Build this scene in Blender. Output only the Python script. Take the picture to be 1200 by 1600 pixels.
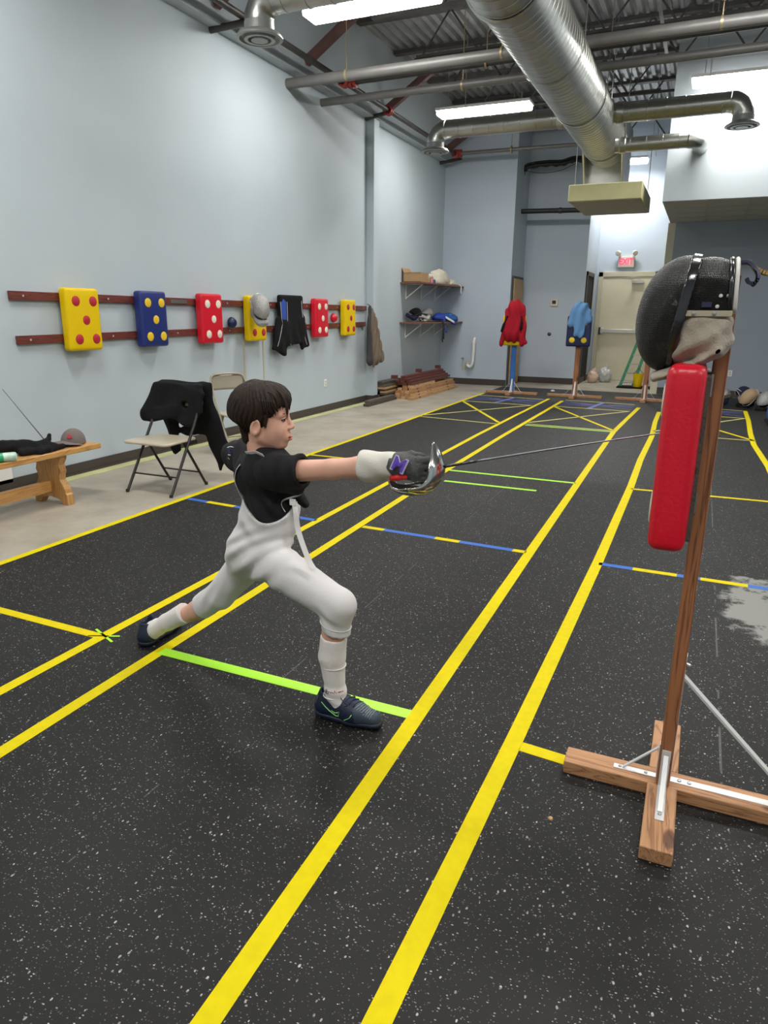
import bpy, bmesh, math, random
import numpy as np
from mathutils import Vector, Matrix, Euler
for o in list(bpy.data.objects): bpy.data.objects.remove(o)
S = bpy.context.scene
COL = S.collection
R_ = math.radians
# ---------------------------------------------------------------- camera
H = 1.5
def cam_axes(pit, yaw, rol):
    cy, sy = math.cos(yaw), math.sin(yaw)
    fwd = Vector((-sy, cy, 0)); right = Vector((cy, sy, 0)); up = Vector((0, 0, 1))
    fw = fwd*math.cos(pit) - up*math.sin(pit)
    dn = -up*math.cos(pit) - fwd*math.sin(pit)
    c, s = math.cos(rol), math.sin(rol)
    return c*right + s*dn, -s*right + c*dn, fw
cd = bpy.data.cameras.new('camera'); cam = bpy.data.objects.new('camera', cd); COL.objects.link(cam)
rx, dn, fw = cam_axes(.27898, .41473, -.0098)
cam.matrix_world = Matrix(((rx.x, -dn.x, -fw.x, 0), (rx.y, -dn.y, -fw.y, 0), (rx.z, -dn.z, -fw.z, H), (0, 0, 0, 1)))
cd.sensor_fit = 'VERTICAL'; cd.sensor_height = 36; cd.lens = 36*1089.6/1600; cd.clip_start = .05
S.camera = cam
S.view_settings.view_transform = 'Standard'; S.view_settings.look = 'None'
S.view_settings.gamma = 1; S.view_settings.use_curve_mapping = False
S.view_settings.exposure = 0.50
w = bpy.data.worlds.new('world'); S.world = w; w.use_nodes = True
w.node_tree.nodes['Background'].inputs[0].default_value = (.75, .82, .9, 1)
w.node_tree.nodes['Background'].inputs[1].default_value = .3
LAMP_W = 44.0          # watts of each fluorescent fixture's area lamp
LAMP_EMIT = 14.0
# ---------------------------------------------------------------- materials
def mat(name, col, rough=.6, metal=0, bump=0, bscale=40, var=0, vscale=6, spec=.5, sheen=0, emit=None, es=0, trans=0, alpha=1, coat=0, stretch=None):
    m = bpy.data.materials.new(name); m.use_nodes = True
    nt = m.node_tree; N = nt.nodes; L = nt.links; b = N['Principled BSDF']
    b.inputs['Base Color'].default_value = (*col, 1); b.inputs['Roughness'].default_value = rough
    b.inputs['Metallic'].default_value = metal; b.inputs['Specular IOR Level'].default_value = spec
    if sheen: b.inputs['Sheen Weight'].default_value = sheen; b.inputs['Sheen Roughness'].default_value = .5
    if trans: b.inputs['Transmission Weight'].default_value = trans
    if coat: b.inputs['Coat Weight'].default_value = coat; b.inputs['Coat Roughness'].default_value = .15
    if alpha < 1: b.inputs['Alpha'].default_value = alpha
    if emit: b.inputs['Emission Color'].default_value = (*emit, 1); b.inputs['Emission Strength'].default_value = es
    tc = N.new('ShaderNodeTexCoord'); mp = N.new('ShaderNodeMapping'); L.new(tc.outputs['Object'], mp.inputs[0])
    if stretch: mp.inputs['Scale'].default_value = stretch
    if var:
        n = N.new('ShaderNodeTexNoise'); n.inputs['Scale'].default_value = vscale; n.inputs['Detail'].default_value = 5
        L.new(mp.outputs[0], n.inputs['Vector'])
        r = N.new('ShaderNodeValToRGB'); r.color_ramp.elements[0].position = .3; r.color_ramp.elements[1].position = .7
        r.color_ramp.elements[0].color = (*[c*(1-var) for c in col], 1); r.color_ramp.elements[1].color = (*[min(1, c*(1+var)) for c in col], 1)
        L.new(n.outputs['Fac'], r.inputs[0]); L.new(r.outputs[0], b.inputs['Base Color'])
    if bump:
        n = N.new('ShaderNodeTexNoise'); n.inputs['Scale'].default_value = bscale; n.inputs['Detail'].default_value = 3
        L.new(mp.outputs[0], n.inputs['Vector'])
        bp = N.new('ShaderNodeBump'); bp.inputs['Strength'].default_value = bump; bp.inputs['Distance'].default_value = .01
        L.new(n.outputs['Fac'], bp.inputs['Height']); L.new(bp.outputs[0], b.inputs['Normal'])
    return m
def ramp(N, ps):
    r = N.new('ShaderNodeValToRGB'); e = r.color_ramp.elements
    e[0].position, e[0].color = ps[0][0], (*ps[0][1], 1); e[1].position, e[1].color = ps[-1][0], (*ps[-1][1], 1)
    for p, c in ps[1:-1]:
        k = e.new(p); k.color = (*c, 1)
    return r
def wood(name, c1, c2, axis='Z', scale=1.0, rough=.55, knots=True):
    m = bpy.data.materials.new(name); m.use_nodes = True; nt = m.node_tree; N = nt.nodes; L = nt.links; b = N['Principled BSDF']
    tc = N.new('ShaderNodeTexCoord'); mp = N.new('ShaderNodeMapping'); L.new(tc.outputs['Object'], mp.inputs[0])
    s = {'X': (.6, 9, 9), 'Y': (9, .6, 9), 'Z': (9, 9, .6)}[axis]
    mp.inputs['Scale'].default_value = [k*scale for k in s]
    n = N.new('ShaderNodeTexNoise'); n.inputs['Scale'].default_value = 2.2; n.inputs['Detail'].default_value = 6; n.inputs['Distortion'].default_value = 1.2
    L.new(mp.outputs[0], n.inputs['Vector'])
    mu = N.new('ShaderNodeMath'); mu.operation = 'MULTIPLY'; mu.inputs[1].default_value = 9; L.new(n.outputs['Fac'], mu.inputs[0])
    fr = N.new('ShaderNodeMath'); fr.operation = 'PINGPONG'; fr.inputs[1].default_value = .5; L.new(mu.outputs[0], fr.inputs[0])
    r = ramp(N, [(0, c2), (.35, c1), (1, [min(1, c*1.12) for c in c1])]); 
    mu2 = N.new('ShaderNodeMath'); mu2.operation = 'MULTIPLY'; mu2.inputs[1].default_value = 2; L.new(fr.outputs[0], mu2.inputs[0]); L.new(mu2.outputs[0], r.inputs[0])
    out = r.outputs[0]
    if knots:
        v = N.new('ShaderNodeTexVoronoi'); v.inputs['Scale'].default_value = 1.0
        mp2 = N.new('ShaderNodeMapping'); L.new(tc.outputs['Object'], mp2.inputs[0])
        mp2.inputs['Scale'].default_value = {'X': (3.3, 8, 8), 'Y': (8, 3.3, 8), 'Z': (8, 8, 3.3)}[axis]; L.new(mp2.outputs[0], v.inputs['Vector'])
        r2 = ramp(N, [(.08, [c*.35 for c in c2]), (.12, c2), (.17, (1, 1, 1))]); L.new(v.outputs['Distance'], r2.inputs[0])
        mx = N.new('ShaderNodeMixRGB'); mx.blend_type = 'MULTIPLY'; mx.inputs[0].default_value = .8; L.new(out, mx.inputs[1]); L.new(r2.outputs[0], mx.inputs[2]); out = mx.outputs[0]
    L.new(out, b.inputs['Base Color']); b.inputs['Roughness'].default_value = rough
    bp = N.new('ShaderNodeBump'); bp.inputs['Strength'].default_value = .15; bp.inputs['Distance'].default_value = .004; L.new(fr.outputs[0], bp.inputs['Height']); L.new(bp.outputs[0], b.inputs['Normal'])
    return m
M = {}
M['soffit'] = mat('wall_paint_darkened', (.40, .445, .475), .6, bump=.12, bscale=260)  # same wall paint, darkened to offset glare from the close lamp
M['wall'] = mat('pale_blue_paint', (.475, .54, .585), .6, bump=.12, bscale=260, var=.03, vscale=1.3)
M['wall2'] = mat('sky_blue_paint', (.46, .53, .615), .6, bump=.12, bscale=260, var=.03, vscale=1.3)
M['wallgrey'] = mat('slate_blue_paint', (.33, .38, .44), .65, bump=.12, bscale=260, var=.03, vscale=1.3)
M['base'] = mat('brown_vinyl_base', (.055, .042, .038), .45)
M['cream'] = mat('cream_paint', (.62, .58, .44), .45, var=.02)
M['creamf'] = mat('cream_frame', (.50, .47, .36), .45)
M['tile'] = mat('ceiling_tile', (.55, .54, .50), .9, bump=.3, bscale=120)
M['deck'] = mat('galvanised_deck', (.42, .42, .42), .5, metal=.5, var=.15, vscale=3)
M['steel'] = mat('joist_primer', (.085, .075, .072), .6, var=.2, vscale=5)
M['redsteel'] = mat('red_oxide_primer', (.13, .06, .055), .6, var=.2)
M['galv'] = mat('galvanised_duct', (.50, .50, .47), .33, metal=1, var=.1, vscale=5, bump=.08, bscale=30)
M['diff'] = mat('diffuser_grey', (.36, .37, .36), .4, metal=.3)
M['pipe'] = mat('grey_pipe', (.17, .165, .16), .45, metal=.2, var=.08)
M['pipedk'] = mat('sprinkler_pipe', (.055, .05, .047), .5, metal=.3, var=.2)
M['redc'] = mat('red_coupling', (.35, .03, .02), .45)
M['lamp'] = mat('lamp_lens', (.9, .9, .9), .5, emit=(1, .985, .94), es=LAMP_EMIT)
M['white'] = mat('white_enamel', (.8, .8, .78), .4)
M['black'] = mat('black_pipe_wrap', (.012, .012, .014), .5, bump=.3, bscale=50)
M['yellowbox'] = mat('buff_lining', (.53, .50, .27), .7, var=.05)
M['tapeY'] = mat('yellow_tape', (.66, .54, .0), .6, spec=.15, bump=.1, bscale=300, var=.05, vscale=30)
M['tapeYf'] = mat('pale_yellow_tape', (.66, .60, .16), .45, var=.05, vscale=30)
M['tapeG'] = mat('neon_green_tape', (.42, .88, .03), .4)
M['tapeB'] = mat('blue_tape', (.02, .12, .50), .45)
M['tapeBd'] = mat('indigo_tape', (.10, .13, .42), .5)
M['screw'] = mat('zinc_screw', (.5, .5, .5), .35, metal=1)

# concrete
def concrete():
    m = bpy.data.materials.new('worn_concrete'); m.use_nodes = True; nt = m.node_tree; N = nt.nodes; L = nt.links; b = N['Principled BSDF']
    tc = N.new('ShaderNodeTexCoord')
    n = N.new('ShaderNodeTexNoise'); n.inputs['Scale'].default_value = 1.8; n.inputs['Detail'].default_value = 9; n.inputs['Roughness'].default_value = .65
    L.new(tc.outputs['Object'], n.inputs['Vector'])
    r = ramp(N, [(.25, (.25, .215, .17)), (.5, (.36, .325, .265)), (.75, (.46, .43, .36))]); L.new(n.outputs['Fac'], r.inputs[0])
    L.new(r.outputs[0], b.inputs['Base Color']); b.inputs['Roughness'].default_value = .5
    return m
M['conc'] = concrete()
def rubber():
    m = bpy.data.materials.new('flecked_rubber'); m.use_nodes = True; nt = m.node_tree; N = nt.nodes; L = nt.links; b = N['Principled BSDF']
    tc = N.new('ShaderNodeTexCoord')
    def math_(op, a, bb=None, c=None):
        k = N.new('ShaderNodeMath'); k.operation = op
        for i, v in enumerate((a, bb, c)):
            if v is None: continue
            if isinstance(v, (int, float)): k.inputs[i].default_value = v
            else: L.new(v, k.inputs[i])
        return k.outputs[0]
    def flecks(scale, size, keep, off, stretch):
        mp = N.new('ShaderNodeMapping'); mp.inputs['Location'].default_value = off; mp.inputs['Rotation'].default_value = (0, 0, off[0]); mp.inputs['Scale'].default_value = stretch
        L.new(tc.outputs['Object'], mp.inputs[0])
        dz = N.new('ShaderNodeTexNoise'); dz.inputs['Scale'].default_value = scale*2.5; L.new(mp.outputs[0], dz.inputs['Vector'])
        v = N.new('ShaderNodeTexVoronoi'); v.inputs['Scale'].default_value = scale; v.voronoi_dimensions = '2D'; L.new(mp.outputs[0], v.inputs['Vector'])
        sp = N.new('ShaderNodeSeparateColor'); L.new(v.outputs['Color'], sp.inputs[0])
        d = math_('ADD', v.outputs['Distance'], math_('MULTIPLY', math_('SUBTRACT', dz.outputs['Fac'], .5), size*1.6))
        thr = math_('MULTIPLY_ADD', sp.outputs[1], size*.8, size*.4)
        a = math_('LESS_THAN', d, thr); k = math_('LESS_THAN', sp.outputs[0], keep)
        return math_('MULTIPLY', a, k), sp.outputs[2]
    f1, c1 = flecks(85, .21, .14, (1.3, .2, 0), (1, 1.7, 1)); f2, _ = flecks(42, .16, .13, (2.6, .7, 0), (1.5, .9, 1)); f3, _ = flecks(150, .24, .16, (.4, 2.7, 0), (1, 1, 1))
    f = math_('MAXIMUM', math_('MAXIMUM', f1, f2), math_('MULTIPLY', f3, .35))
    # broad clouding of density
    nz = N.new('ShaderNodeTexNoise'); nz.inputs['Scale'].default_value = 1.6; nz.inputs['Detail'].default_value = 4; L.new(tc.outputs['Object'], nz.inputs['Vector'])
    base = ramp(N, [(.3, (.0062, .0059, .0057)), (.7, (.0108, .0102, .0098))]); L.new(nz.outputs['Fac'], base.inputs[0])
    fc = ramp(N, [(0, (.10, .097, .092)), (.7, (.36, .35, .33)), (1, (.50, .47, .43))]); L.new(c1, fc.inputs[0])
    mx = N.new('ShaderNodeMixRGB'); L.new(f, mx.inputs[0]); L.new(base.outputs[0], mx.inputs[1]); L.new(fc.outputs[0], mx.inputs[2])
    # scuffed chalky patch near the right of the mat
    sx = N.new('ShaderNodeSeparateXYZ'); L.new(tc.outputs['Object'], sx.inputs[0])
    def bell(o, c, wd): return math_('SUBTRACT', 1.0, math_('MINIMUM', math_('POWER', math_('DIVIDE', math_('SUBTRACT', o, c), wd), 2.0), 1.0))
    patch = math_('MULTIPLY', bell(sx.outputs[0], .44, .30), bell(sx.outputs[1], 3.95, .85))
    n2 = N.new('ShaderNodeTexNoise'); n2.inputs['Scale'].default_value = 7; n2.inputs['Detail'].default_value = 8; n2.inputs['Roughness'].default_value = .7; L.new(tc.outputs['Object'], n2.inputs['Vector'])
    pf = math_('MULTIPLY', math_('GREATER_THAN', math_('MULTIPLY', patch, n2.outputs['Fac']), .30), .5)
    pr = N.new('ShaderNodeMapRange'); pr.inputs[1].default_value = .34; pr.inputs[2].default_value = .42; pr.inputs[4].default_value = .9; L.new(math_('MULTIPLY', patch, n2.outputs['Fac']), pr.inputs[0])
    # thin worn seams
    seams = None
    for xs, wd in ((.235, .004), (-1.45, .0025), (.9, .003)):
        g = math_('LESS_THAN', math_('ABSOLUTE', math_('SUBTRACT', sx.outputs[0], xs)), wd)
        seams = g if seams is None else math_('MAXIMUM', seams, g)
    n3 = N.new('ShaderNodeTexNoise'); n3.inputs['Scale'].default_value = 2.3; n3.inputs['Detail'].default_value = 6; L.new(tc.outputs['Object'], n3.inputs['Vector'])
    sm = math_('MULTIPLY', seams, math_('MULTIPLY', math_('GREATER_THAN', n3.outputs['Fac'], .53), .3))
    tot = math_('MAXIMUM', pr.outputs[0], sm)
    mx2 = N.new('ShaderNodeMixRGB'); L.new(tot, mx2.inputs[0]); L.new(mx.outputs[0], mx2.inputs[1]); mx2.inputs[2].default_value = (.26, .26, .245, 1)
    L.new(mx2.outputs[0], b.inputs['Base Color']); b.inputs['Roughness'].default_value = .55; b.inputs['Specular IOR Level'].default_value = .28
    n4 = N.new('ShaderNodeTexNoise'); n4.inputs['Scale'].default_value = 250; L.new(tc.outputs['Object'], n4.inputs['Vector'])
    bp = N.new('ShaderNodeBump'); bp.inputs['Strength'].default_value = .25; bp.inputs['Distance'].default_value = .003; L.new(n4.outputs['Fac'], bp.inputs['Height']); L.new(bp.outputs[0], b.inputs['Normal'])
    return m
M['rubber'] = rubber()

# ---------------------------------------------------------------- object helpers
def wloc(o):
    v = Vector((0, 0, 0))
    while o is not None: v = v + o.location; o = o.parent
    return v
def tag(o, label=None, cat=None, group=None, kind=None):
    if label: o['label'] = label
    if cat: o['category'] = cat
    if group: o['group'] = group
    if kind: o['kind'] = kind
    return o
def thing(name, label, cat, loc=(0, 0, 0), group=None):
    o = bpy.data.objects.new(name, None); o.empty_display_size = .05; COL.objects.link(o); o.location = loc
    return tag(o, label, cat, group)
def mk(name, verts, faces, m, parent=None, smooth=False, loc=None, bevel=0, fm=None, bseg=2):
    """verts in world coordinates of the thing's unrotated frame"""
    base = wloc(parent) if parent else Vector((0, 0, 0))
    off = Vector(loc) if loc is not None else Vector((0, 0, 0))
    V = np.asarray(verts, dtype=float).reshape(-1, 3) - np.array(base + off if parent is None else base)
    me = bpy.data.meshes.new(name); me.from_pydata(V.tolist(), [], faces); me.update()
    for mm in (m if isinstance(m, (list, tuple)) else [m]): me.materials.append(mm)
    if fm is not None: me.polygons.foreach_set('material_index', np.asarray(fm, dtype=np.int32))
    if smooth: me.polygons.foreach_set('use_smooth', [True]*len(me.polygons))
    o = bpy.data.objects.new(name, me); COL.objects.link(o)
    if parent: o.parent = parent
    elif loc is not None: o.location = loc
    if bevel:
        b = o.modifiers.new('bevel', 'BEVEL'); b.width = bevel; b.segments = bseg; b.limit_method = 'ANGLE'; b.angle_limit = R_(40)
        if smooth is False:
            me.polygons.foreach_set('use_smooth', [True]*len(me.polygons)); me.set_sharp_from_angle(angle=R_(35))
    return o
class MB:
    def __init__(s): s.v = []; s.f = []; s.m = []
    def add(s, v, f, mi=0):
        n = len(s.v); s.v += [tuple(x) for x in v]; s.f += [tuple(i+n for i in q) for q in f]; s.m += [mi]*len(f); return s
    def box(s, x0, x1, y0, y1, z0, z1, mi=0):
        v = [(x, y, z) for z in (z0, z1) for y in (y0, y1) for x in (x0, x1)]
        return s.add(v, [(0, 2, 3, 1), (4, 5, 7, 6), (0, 1, 5, 4), (2, 6, 7, 3), (0, 4, 6, 2), (1, 3, 7, 5)], mi)
    def bar(s, a, b, w, t, up=(0, 0, 1), mi=0):
        """rectangular bar from a to b: w across, t along 'up'"""
        a = Vector(a); b = Vector(b); d = (b-a).normalized(); u = Vector(up); sd = d.cross(u)
        if sd.length < 1e-4: sd = d.cross(Vector((1, 0, 0)))
        sd.normalize(); u = sd.cross(d).normalized()
        v = []
        for p in (a, b):
            for j in (-1, 1):
                for i in (-1, 1): v.append(p + sd*(i*w/2) + u*(j*t/2))
        return s.add(v, [(0, 1, 3, 2), (4, 6, 7, 5), (0, 4, 5, 1), (2, 3, 7, 6), (0, 2, 6, 4), (1, 5, 7, 3)], mi)
    def tube(s, pts, r, n=10, cap=True, mi=0, sq=None):
        pts = [Vector(p) for p in pts]; rs = r if isinstance(r, (list, tuple)) else [r]*len(pts)
        N0 = len(s.v); prev = None; vv = []; ff = []
        for i, p in enumerate(pts):
            a = pts[max(i-1, 0)]; b = pts[min(i+1, len(pts)-1)]; d = (b-a).normalized()
            if prev is None:
                u = Vector((0, 0, 1)) if abs(d.z) < .9 else Vector((1, 0, 0))
            else: u = prev
            u = (u - d*u.dot(d)).normalized(); prev = u; w_ = d.cross(u)
            for k in range(n):
                t = 2*math.pi*k/n
                vv.append(p + (u*math.cos(t) + w_*math.sin(t)*(sq or 1))*rs[i])
        for i in range(len(pts)-1):
            for k in range(n):
                k2 = (k+1) % n; ff.append((i*n+k, i*n+k2, (i+1)*n+k2, (i+1)*n+k))
        if cap:
            ff.append(tuple(range(n-1, -1, -1))); ff.append(tuple((len(pts)-1)*n+k for k in range(n)))
        return s.add(vv, ff, mi)
    def lathe(s, prof, c=(0, 0, 0), axis=(0, 0, 1), n=24, mi=0, arc=None):
        """prof: list of (radius, height along axis)"""
        ax = Vector(axis).normalized(); u = ax.orthogonal().normalized(); w_ = ax.cross(u); c = Vector(c); vv = []; ff = []
        for r, h in prof:
            for k in range(n):
                t = 2*math.pi*k/n; vv.append(c + ax*h + (u*math.cos(t) + w_*math.sin(t))*r)
        for i in range(len(prof)-1):
            for k in range(n): k2 = (k+1) % n; ff.append((i*n+k, i*n+k2, (i+1)*n+k2, (i+1)*n+k))
        return s.add(vv, ff, mi)
    def prism(s, poly, plane, d0, d1, mi=0):
        """poly 2D in plane 'XY','XZ','YZ'; extruded between d0 and d1 on the third axis"""
        def P3(p, d): return {'XY': (p[0], p[1], d), 'XZ': (p[0], d, p[1]), 'YZ': (d, p[0], p[1])}[plane]
        n = len(poly); v = [P3(p, d0) for p in poly] + [P3(p, d1) for p in poly]
        f = [tuple(range(n)), tuple(range(2*n-1, n-1, -1))] + [(i, i+n, (i+1) % n+n, (i+1) % n) for i in range(n)]
        return s.add(v, f, mi)
    def go(s, name, m, parent=None, smooth=False, bevel=0, loc=None, bseg=2):
        me = mk(name, s.v, s.f, m, parent, smooth, loc, bevel, s.m if isinstance(m, (list, tuple)) else None, bseg)
        bm = bmesh.new(); bm.from_mesh(me.data); bmesh.ops.recalc_face_normals(bm, faces=bm.faces); bm.to_mesh(me.data); bm.free()
        if smooth == 'auto':
            me.data.polygons.foreach_set('use_smooth', [True]*len(me.data.polygons)); me.data.set_sharp_from_angle(angle=R_(40))
        return me
def box(name, x0, x1, y0, y1, z0, z1, m, parent=None, bevel=0, loc=None):
    return MB().box(x0, x1, y0, y1, z0, z1).go(name, m, parent, bevel=bevel, loc=loc)
def st(o): return tag(o, kind='structure')
def copy_tree(o, loc=None, label=None, rot=None):
    c = o.copy(); COL.objects.link(c)
    if loc is not None: c.location = loc
    if rot is not None: c.rotation_euler = rot
    if label: c['label'] = label
    def rec(a, b):
        for ch in a.children:
            k = ch.copy(); COL.objects.link(k); k.parent = b; rec(ch, k)
    rec(o, c); return c
def curve_pts(ps, n=8):
    """Catmull-Rom through ps"""
    ps = [Vector(p) for p in ps]; out = []
    for i in range(len(ps)-1):
        p0 = ps[max(i-1, 0)]; p1 = ps[i]; p2 = ps[i+1]; p3 = ps[min(i+2, len(ps)-1)]
        for k in range(n):
            t = k/n; out.append(.5*((2*p1) + (p2-p0)*t + (2*p0-5*p1+4*p2-p3)*t*t + (3*p1-p0-3*p2+p3)*t**3))
    out.append(ps[-1]); return out
def text_part(txt, size, m, parent, mtx, ext=.0005, name='lettering'):
    cu = bpy.data.curves.new(name, 'FONT'); cu.body = txt; cu.size = size; cu.extrude = ext; cu.align_x = 'CENTER'; cu.align_y = 'CENTER'; cu.offset = size*.02
    tmp = bpy.data.objects.new('tmp_text', cu); COL.objects.link(tmp); bpy.context.view_layer.update()
    me = bpy.data.meshes.new_from_object(tmp.evaluated_get(bpy.context.evaluated_depsgraph_get())); bpy.data.objects.remove(tmp); bpy.data.curves.remove(cu)
    me.materials.clear(); me.materials.append(m)
    o = bpy.data.objects.new(name, me); COL.objects.link(o); o.parent = parent
    o.matrix_local = Matrix.Translation(-wloc(parent)) @ mtx
    return o
# ---------------------------------------------------------------- SDF modelling (soft bodies, cloth, people)
class SDF:
    def __init__(s, lo, hi, h):
        s.h = h; s.ax = [np.arange(lo[i]-2*h, hi[i]+3*h, h, dtype=np.float32) for i in range(3)]
        s.X, s.Y, s.Z = np.meshgrid(*s.ax, indexing='ij'); s.f = np.full(s.X.shape, 1.0, np.float32)
    def cone(s, a, b, ra, rb, flat=None):
        a = np.array(a, float); b = np.array(b, float); ab = b-a; L2 = max(float(ab@ab), 1e-9)
        px, py, pz = s.X-a[0], s.Y-a[1], s.Z-a[2]
        t = np.clip((px*ab[0]+py*ab[1]+pz*ab[2])/L2, 0, 1)
        qx, qy, qz = px-t*ab[0], py-t*ab[1], pz-t*ab[2]
        k = 1.0
        if flat is not None:
            n, sc = np.array(flat[0], float), flat[1]; n = n/np.linalg.norm(n); dd = qx*n[0]+qy*n[1]+qz*n[2]; e = (1/sc-1)
            qx = qx+n[0]*dd*e; qy = qy+n[1]*dd*e; qz = qz+n[2]*dd*e; k = min(1, sc) if sc < 1 else 1
        return (np.sqrt(qx*qx+qy*qy+qz*qz) - (ra+(rb-ra)*t))*(.5+.5*k)
    def ell(s, c, r, rot=None):
        px, py, pz = s.X-c[0], s.Y-c[1], s.Z-c[2]
        if rot is not None:
            m = np.array(rot.transposed() if isinstance(rot, Matrix) else rot)
            px, py, pz = m[0][0]*px+m[0][1]*py+m[0][2]*pz, m[1][0]*px+m[1][1]*py+m[1][2]*pz, m[2][0]*px+m[2][1]*py+m[2][2]*pz
        k0 = np.sqrt((px/r[0])**2+(py/r[1])**2+(pz/r[2])**2); k1 = np.sqrt((px/r[0]**2)**2+(py/r[1]**2)**2+(pz/r[2]**2)**2)+1e-9
        return k0*(k0-1)/k1
    def boxd(s, c, r, rot=None, rad=.0):
        px, py, pz = s.X-c[0], s.Y-c[1], s.Z-c[2]
        if rot is not None:
            m = np.array(rot.transposed() if isinstance(rot, Matrix) else rot)
            px, py, pz = m[0][0]*px+m[0][1]*py+m[0][2]*pz, m[1][0]*px+m[1][1]*py+m[1][2]*pz, m[2][0]*px+m[2][1]*py+m[2][2]*pz
        qx, qy, qz = np.abs(px)-r[0]+rad, np.abs(py)-r[1]+rad, np.abs(pz)-r[2]+rad
        o = np.sqrt(np.maximum(qx, 0)**2+np.maximum(qy, 0)**2+np.maximum(qz, 0)**2)
        return o+np.minimum(np.maximum(qx, np.maximum(qy, qz)), 0)-rad
    def half(s, p, n):
        n = np.array(n, float); n /= np.linalg.norm(n)
        return (s.X-p[0])*n[0]+(s.Y-p[1])*n[1]+(s.Z-p[2])*n[2]
    @staticmethod
    def smin(a, b, k):
        if k <= 0: return np.minimum(a, b)
        h = np.maximum(k-np.abs(a-b), 0)/k
        return np.minimum(a, b)-h*h*k*.25
    def u(s, d, k=.02): s.f = s.smin(s.f, d.astype(np.float32), k); return s
    def sub(s, d, k=.005): s.f = -s.smin(-s.f, d.astype(np.float32), k); return s
    def inter(s, d, k=.005): s.f = -s.smin(-s.f, -d.astype(np.float32), k); return s
    def noise(s, amp, sc, seed=0, dirs=None):
        r = np.random.RandomState(seed); t = 0
        for i in range(5):
            v = r.randn(3) if dirs is None else np.array(dirs[i % len(dirs)])*(.7+.6*r.rand())+r.randn(3)*.25
            v = v/np.linalg.norm(v)*sc*(1+.8*r.rand()); t = t+np.sin(s.X*v[0]+s.Y*v[1]+s.Z*v[2]+r.rand()*6.28+1.2*np.sin(s.X*v[1]*.6+s.Z*v[0]*.7))
        s.f = s.f+(amp*t/5).astype(np.float32)
        return s
    def mesh(s):
        f = s.f; nx, ny, nz = f.shape
        sg = f < 0
        c = [sg[i:nx-1+i, j:ny-1+j, k:nz-1+k] for i in (0, 1) for j in (0, 1) for k in (0, 1)]
        tot = sum(x.astype(np.int8) for x in c); act = (tot > 0) & (tot < 8)
        idx = -np.ones(act.shape, np.int64); I, J, K = np.nonzero(act); idx[I, J, K] = np.arange(len(I))
        acc = np.zeros((len(I), 3)); cnt = np.zeros(len(I))
        corners = [(0, 0, 0), (1, 0, 0), (0, 1, 0), (1, 1, 0), (0, 0, 1), (1, 0, 1), (0, 1, 1), (1, 1, 1)]
        for a in corners:
            for d in range(3):
                if a[d]: continue
                b = list(a); b[d] = 1
                fa = f[I+a[0], J+a[1], K+a[2]].astype(float); fb = f[I+b[0], J+b[1], K+b[2]].astype(float)
                m_ = (fa < 0) != (fb < 0); t = np.where(m_, fa/(np.where(m_, fa-fb, 1)), 0)
                p = np.stack([a[0]+0*t, a[1]+0*t, a[2]+0*t], 1).astype(float); p[:, d] += t
                acc += p*m_[:, None]; cnt += m_
        acc /= np.maximum(cnt, 1)[:, None]
        V = np.stack([s.ax[0][I], s.ax[1][J], s.ax[2][K]], 1)+acc*s.h
        F = []
        for d in range(3):
            e1 = [0, 0, 0]; e1[d] = 1
            A = sg[:nx-e1[0], :ny-e1[1], :nz-e1[2]]; B = sg[e1[0]:, e1[1]:, e1[2]:]
            p, q, r = np.nonzero(A != B); ok = np.ones(len(p), bool); q3 = [p, q, r]
            o1, o2 = [x for x in range(3) if x != d]
            ok &= (q3[o1] > 0) & (q3[o2] > 0) & (q3[o1] < [nx, ny, nz][o1]-1) & (q3[o2] < [nx, ny, nz][o2]-1)
            p, q, r = p[ok], q[ok], r[ok]; inside = A[p, q, r]
            def g(da, db):
                v = [p.copy(), q.copy(), r.copy()]; v[o1] -= da; v[o2] -= db; return idx[v[0], v[1], v[2]]
            Q = np.stack([g(1, 1), g(0, 1), g(0, 0), g(1, 0)], 1)
            flip = inside if d != 1 else ~inside
            Q = np.where(flip[:, None], Q, Q[:, ::-1]); F.append(Q)
        F = np.concatenate(F); F = F[(F >= 0).all(1)]
        return V, F
    def go(s, name, m, parent=None, loc=None, fmf=None, smooth_it=1):
        V, F = s.mesh()
        # light laplacian smoothing
        for _ in range(smooth_it):
            acc = np.zeros_like(V); cnt = np.zeros(len(V))
            for a in range(4):
                i, j = F[:, a], F[:, (a+1) % 4]
                np.add.at(acc, i, V[j]); np.add.at(cnt, i, 1); np.add.at(acc, j, V[i]); np.add.at(cnt, j, 1)
            V = V*.5+.5*acc/np.maximum(cnt, 1)[:, None]
        fm = None
        if fmf is not None: fm = fmf(V[F].mean(1))
        return mk(name, V, F.tolist(), m, parent, True, loc, fm=fm)
# ================================================================ THE ROOM
XL, XR, YN, YF = -5.25, 6.0, -4.0, 14.9
DECK = 5.55
st(box('floor', -6.2, XR+.2, YN-.2, 18.2, -.15, 0, M['conc']))
# left wall, its pilaster and the beam that oversails it
st(box('wall_left', XL-.2, XL, YN-.2, 17.9, 0, DECK+.2, M['wall']))
st(box('trim_1', XL, XL+.13, 11.10, 11.29, 0, 4.44, M['wall']))
st(box('trim_2', XL, XL+.15, YN, 14.9, 4.43, DECK, M['wall']))
st(box('wall_far_left', XL, -3.75, YF, YF+1.2, 0, DECK, M['wall2']))
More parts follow.
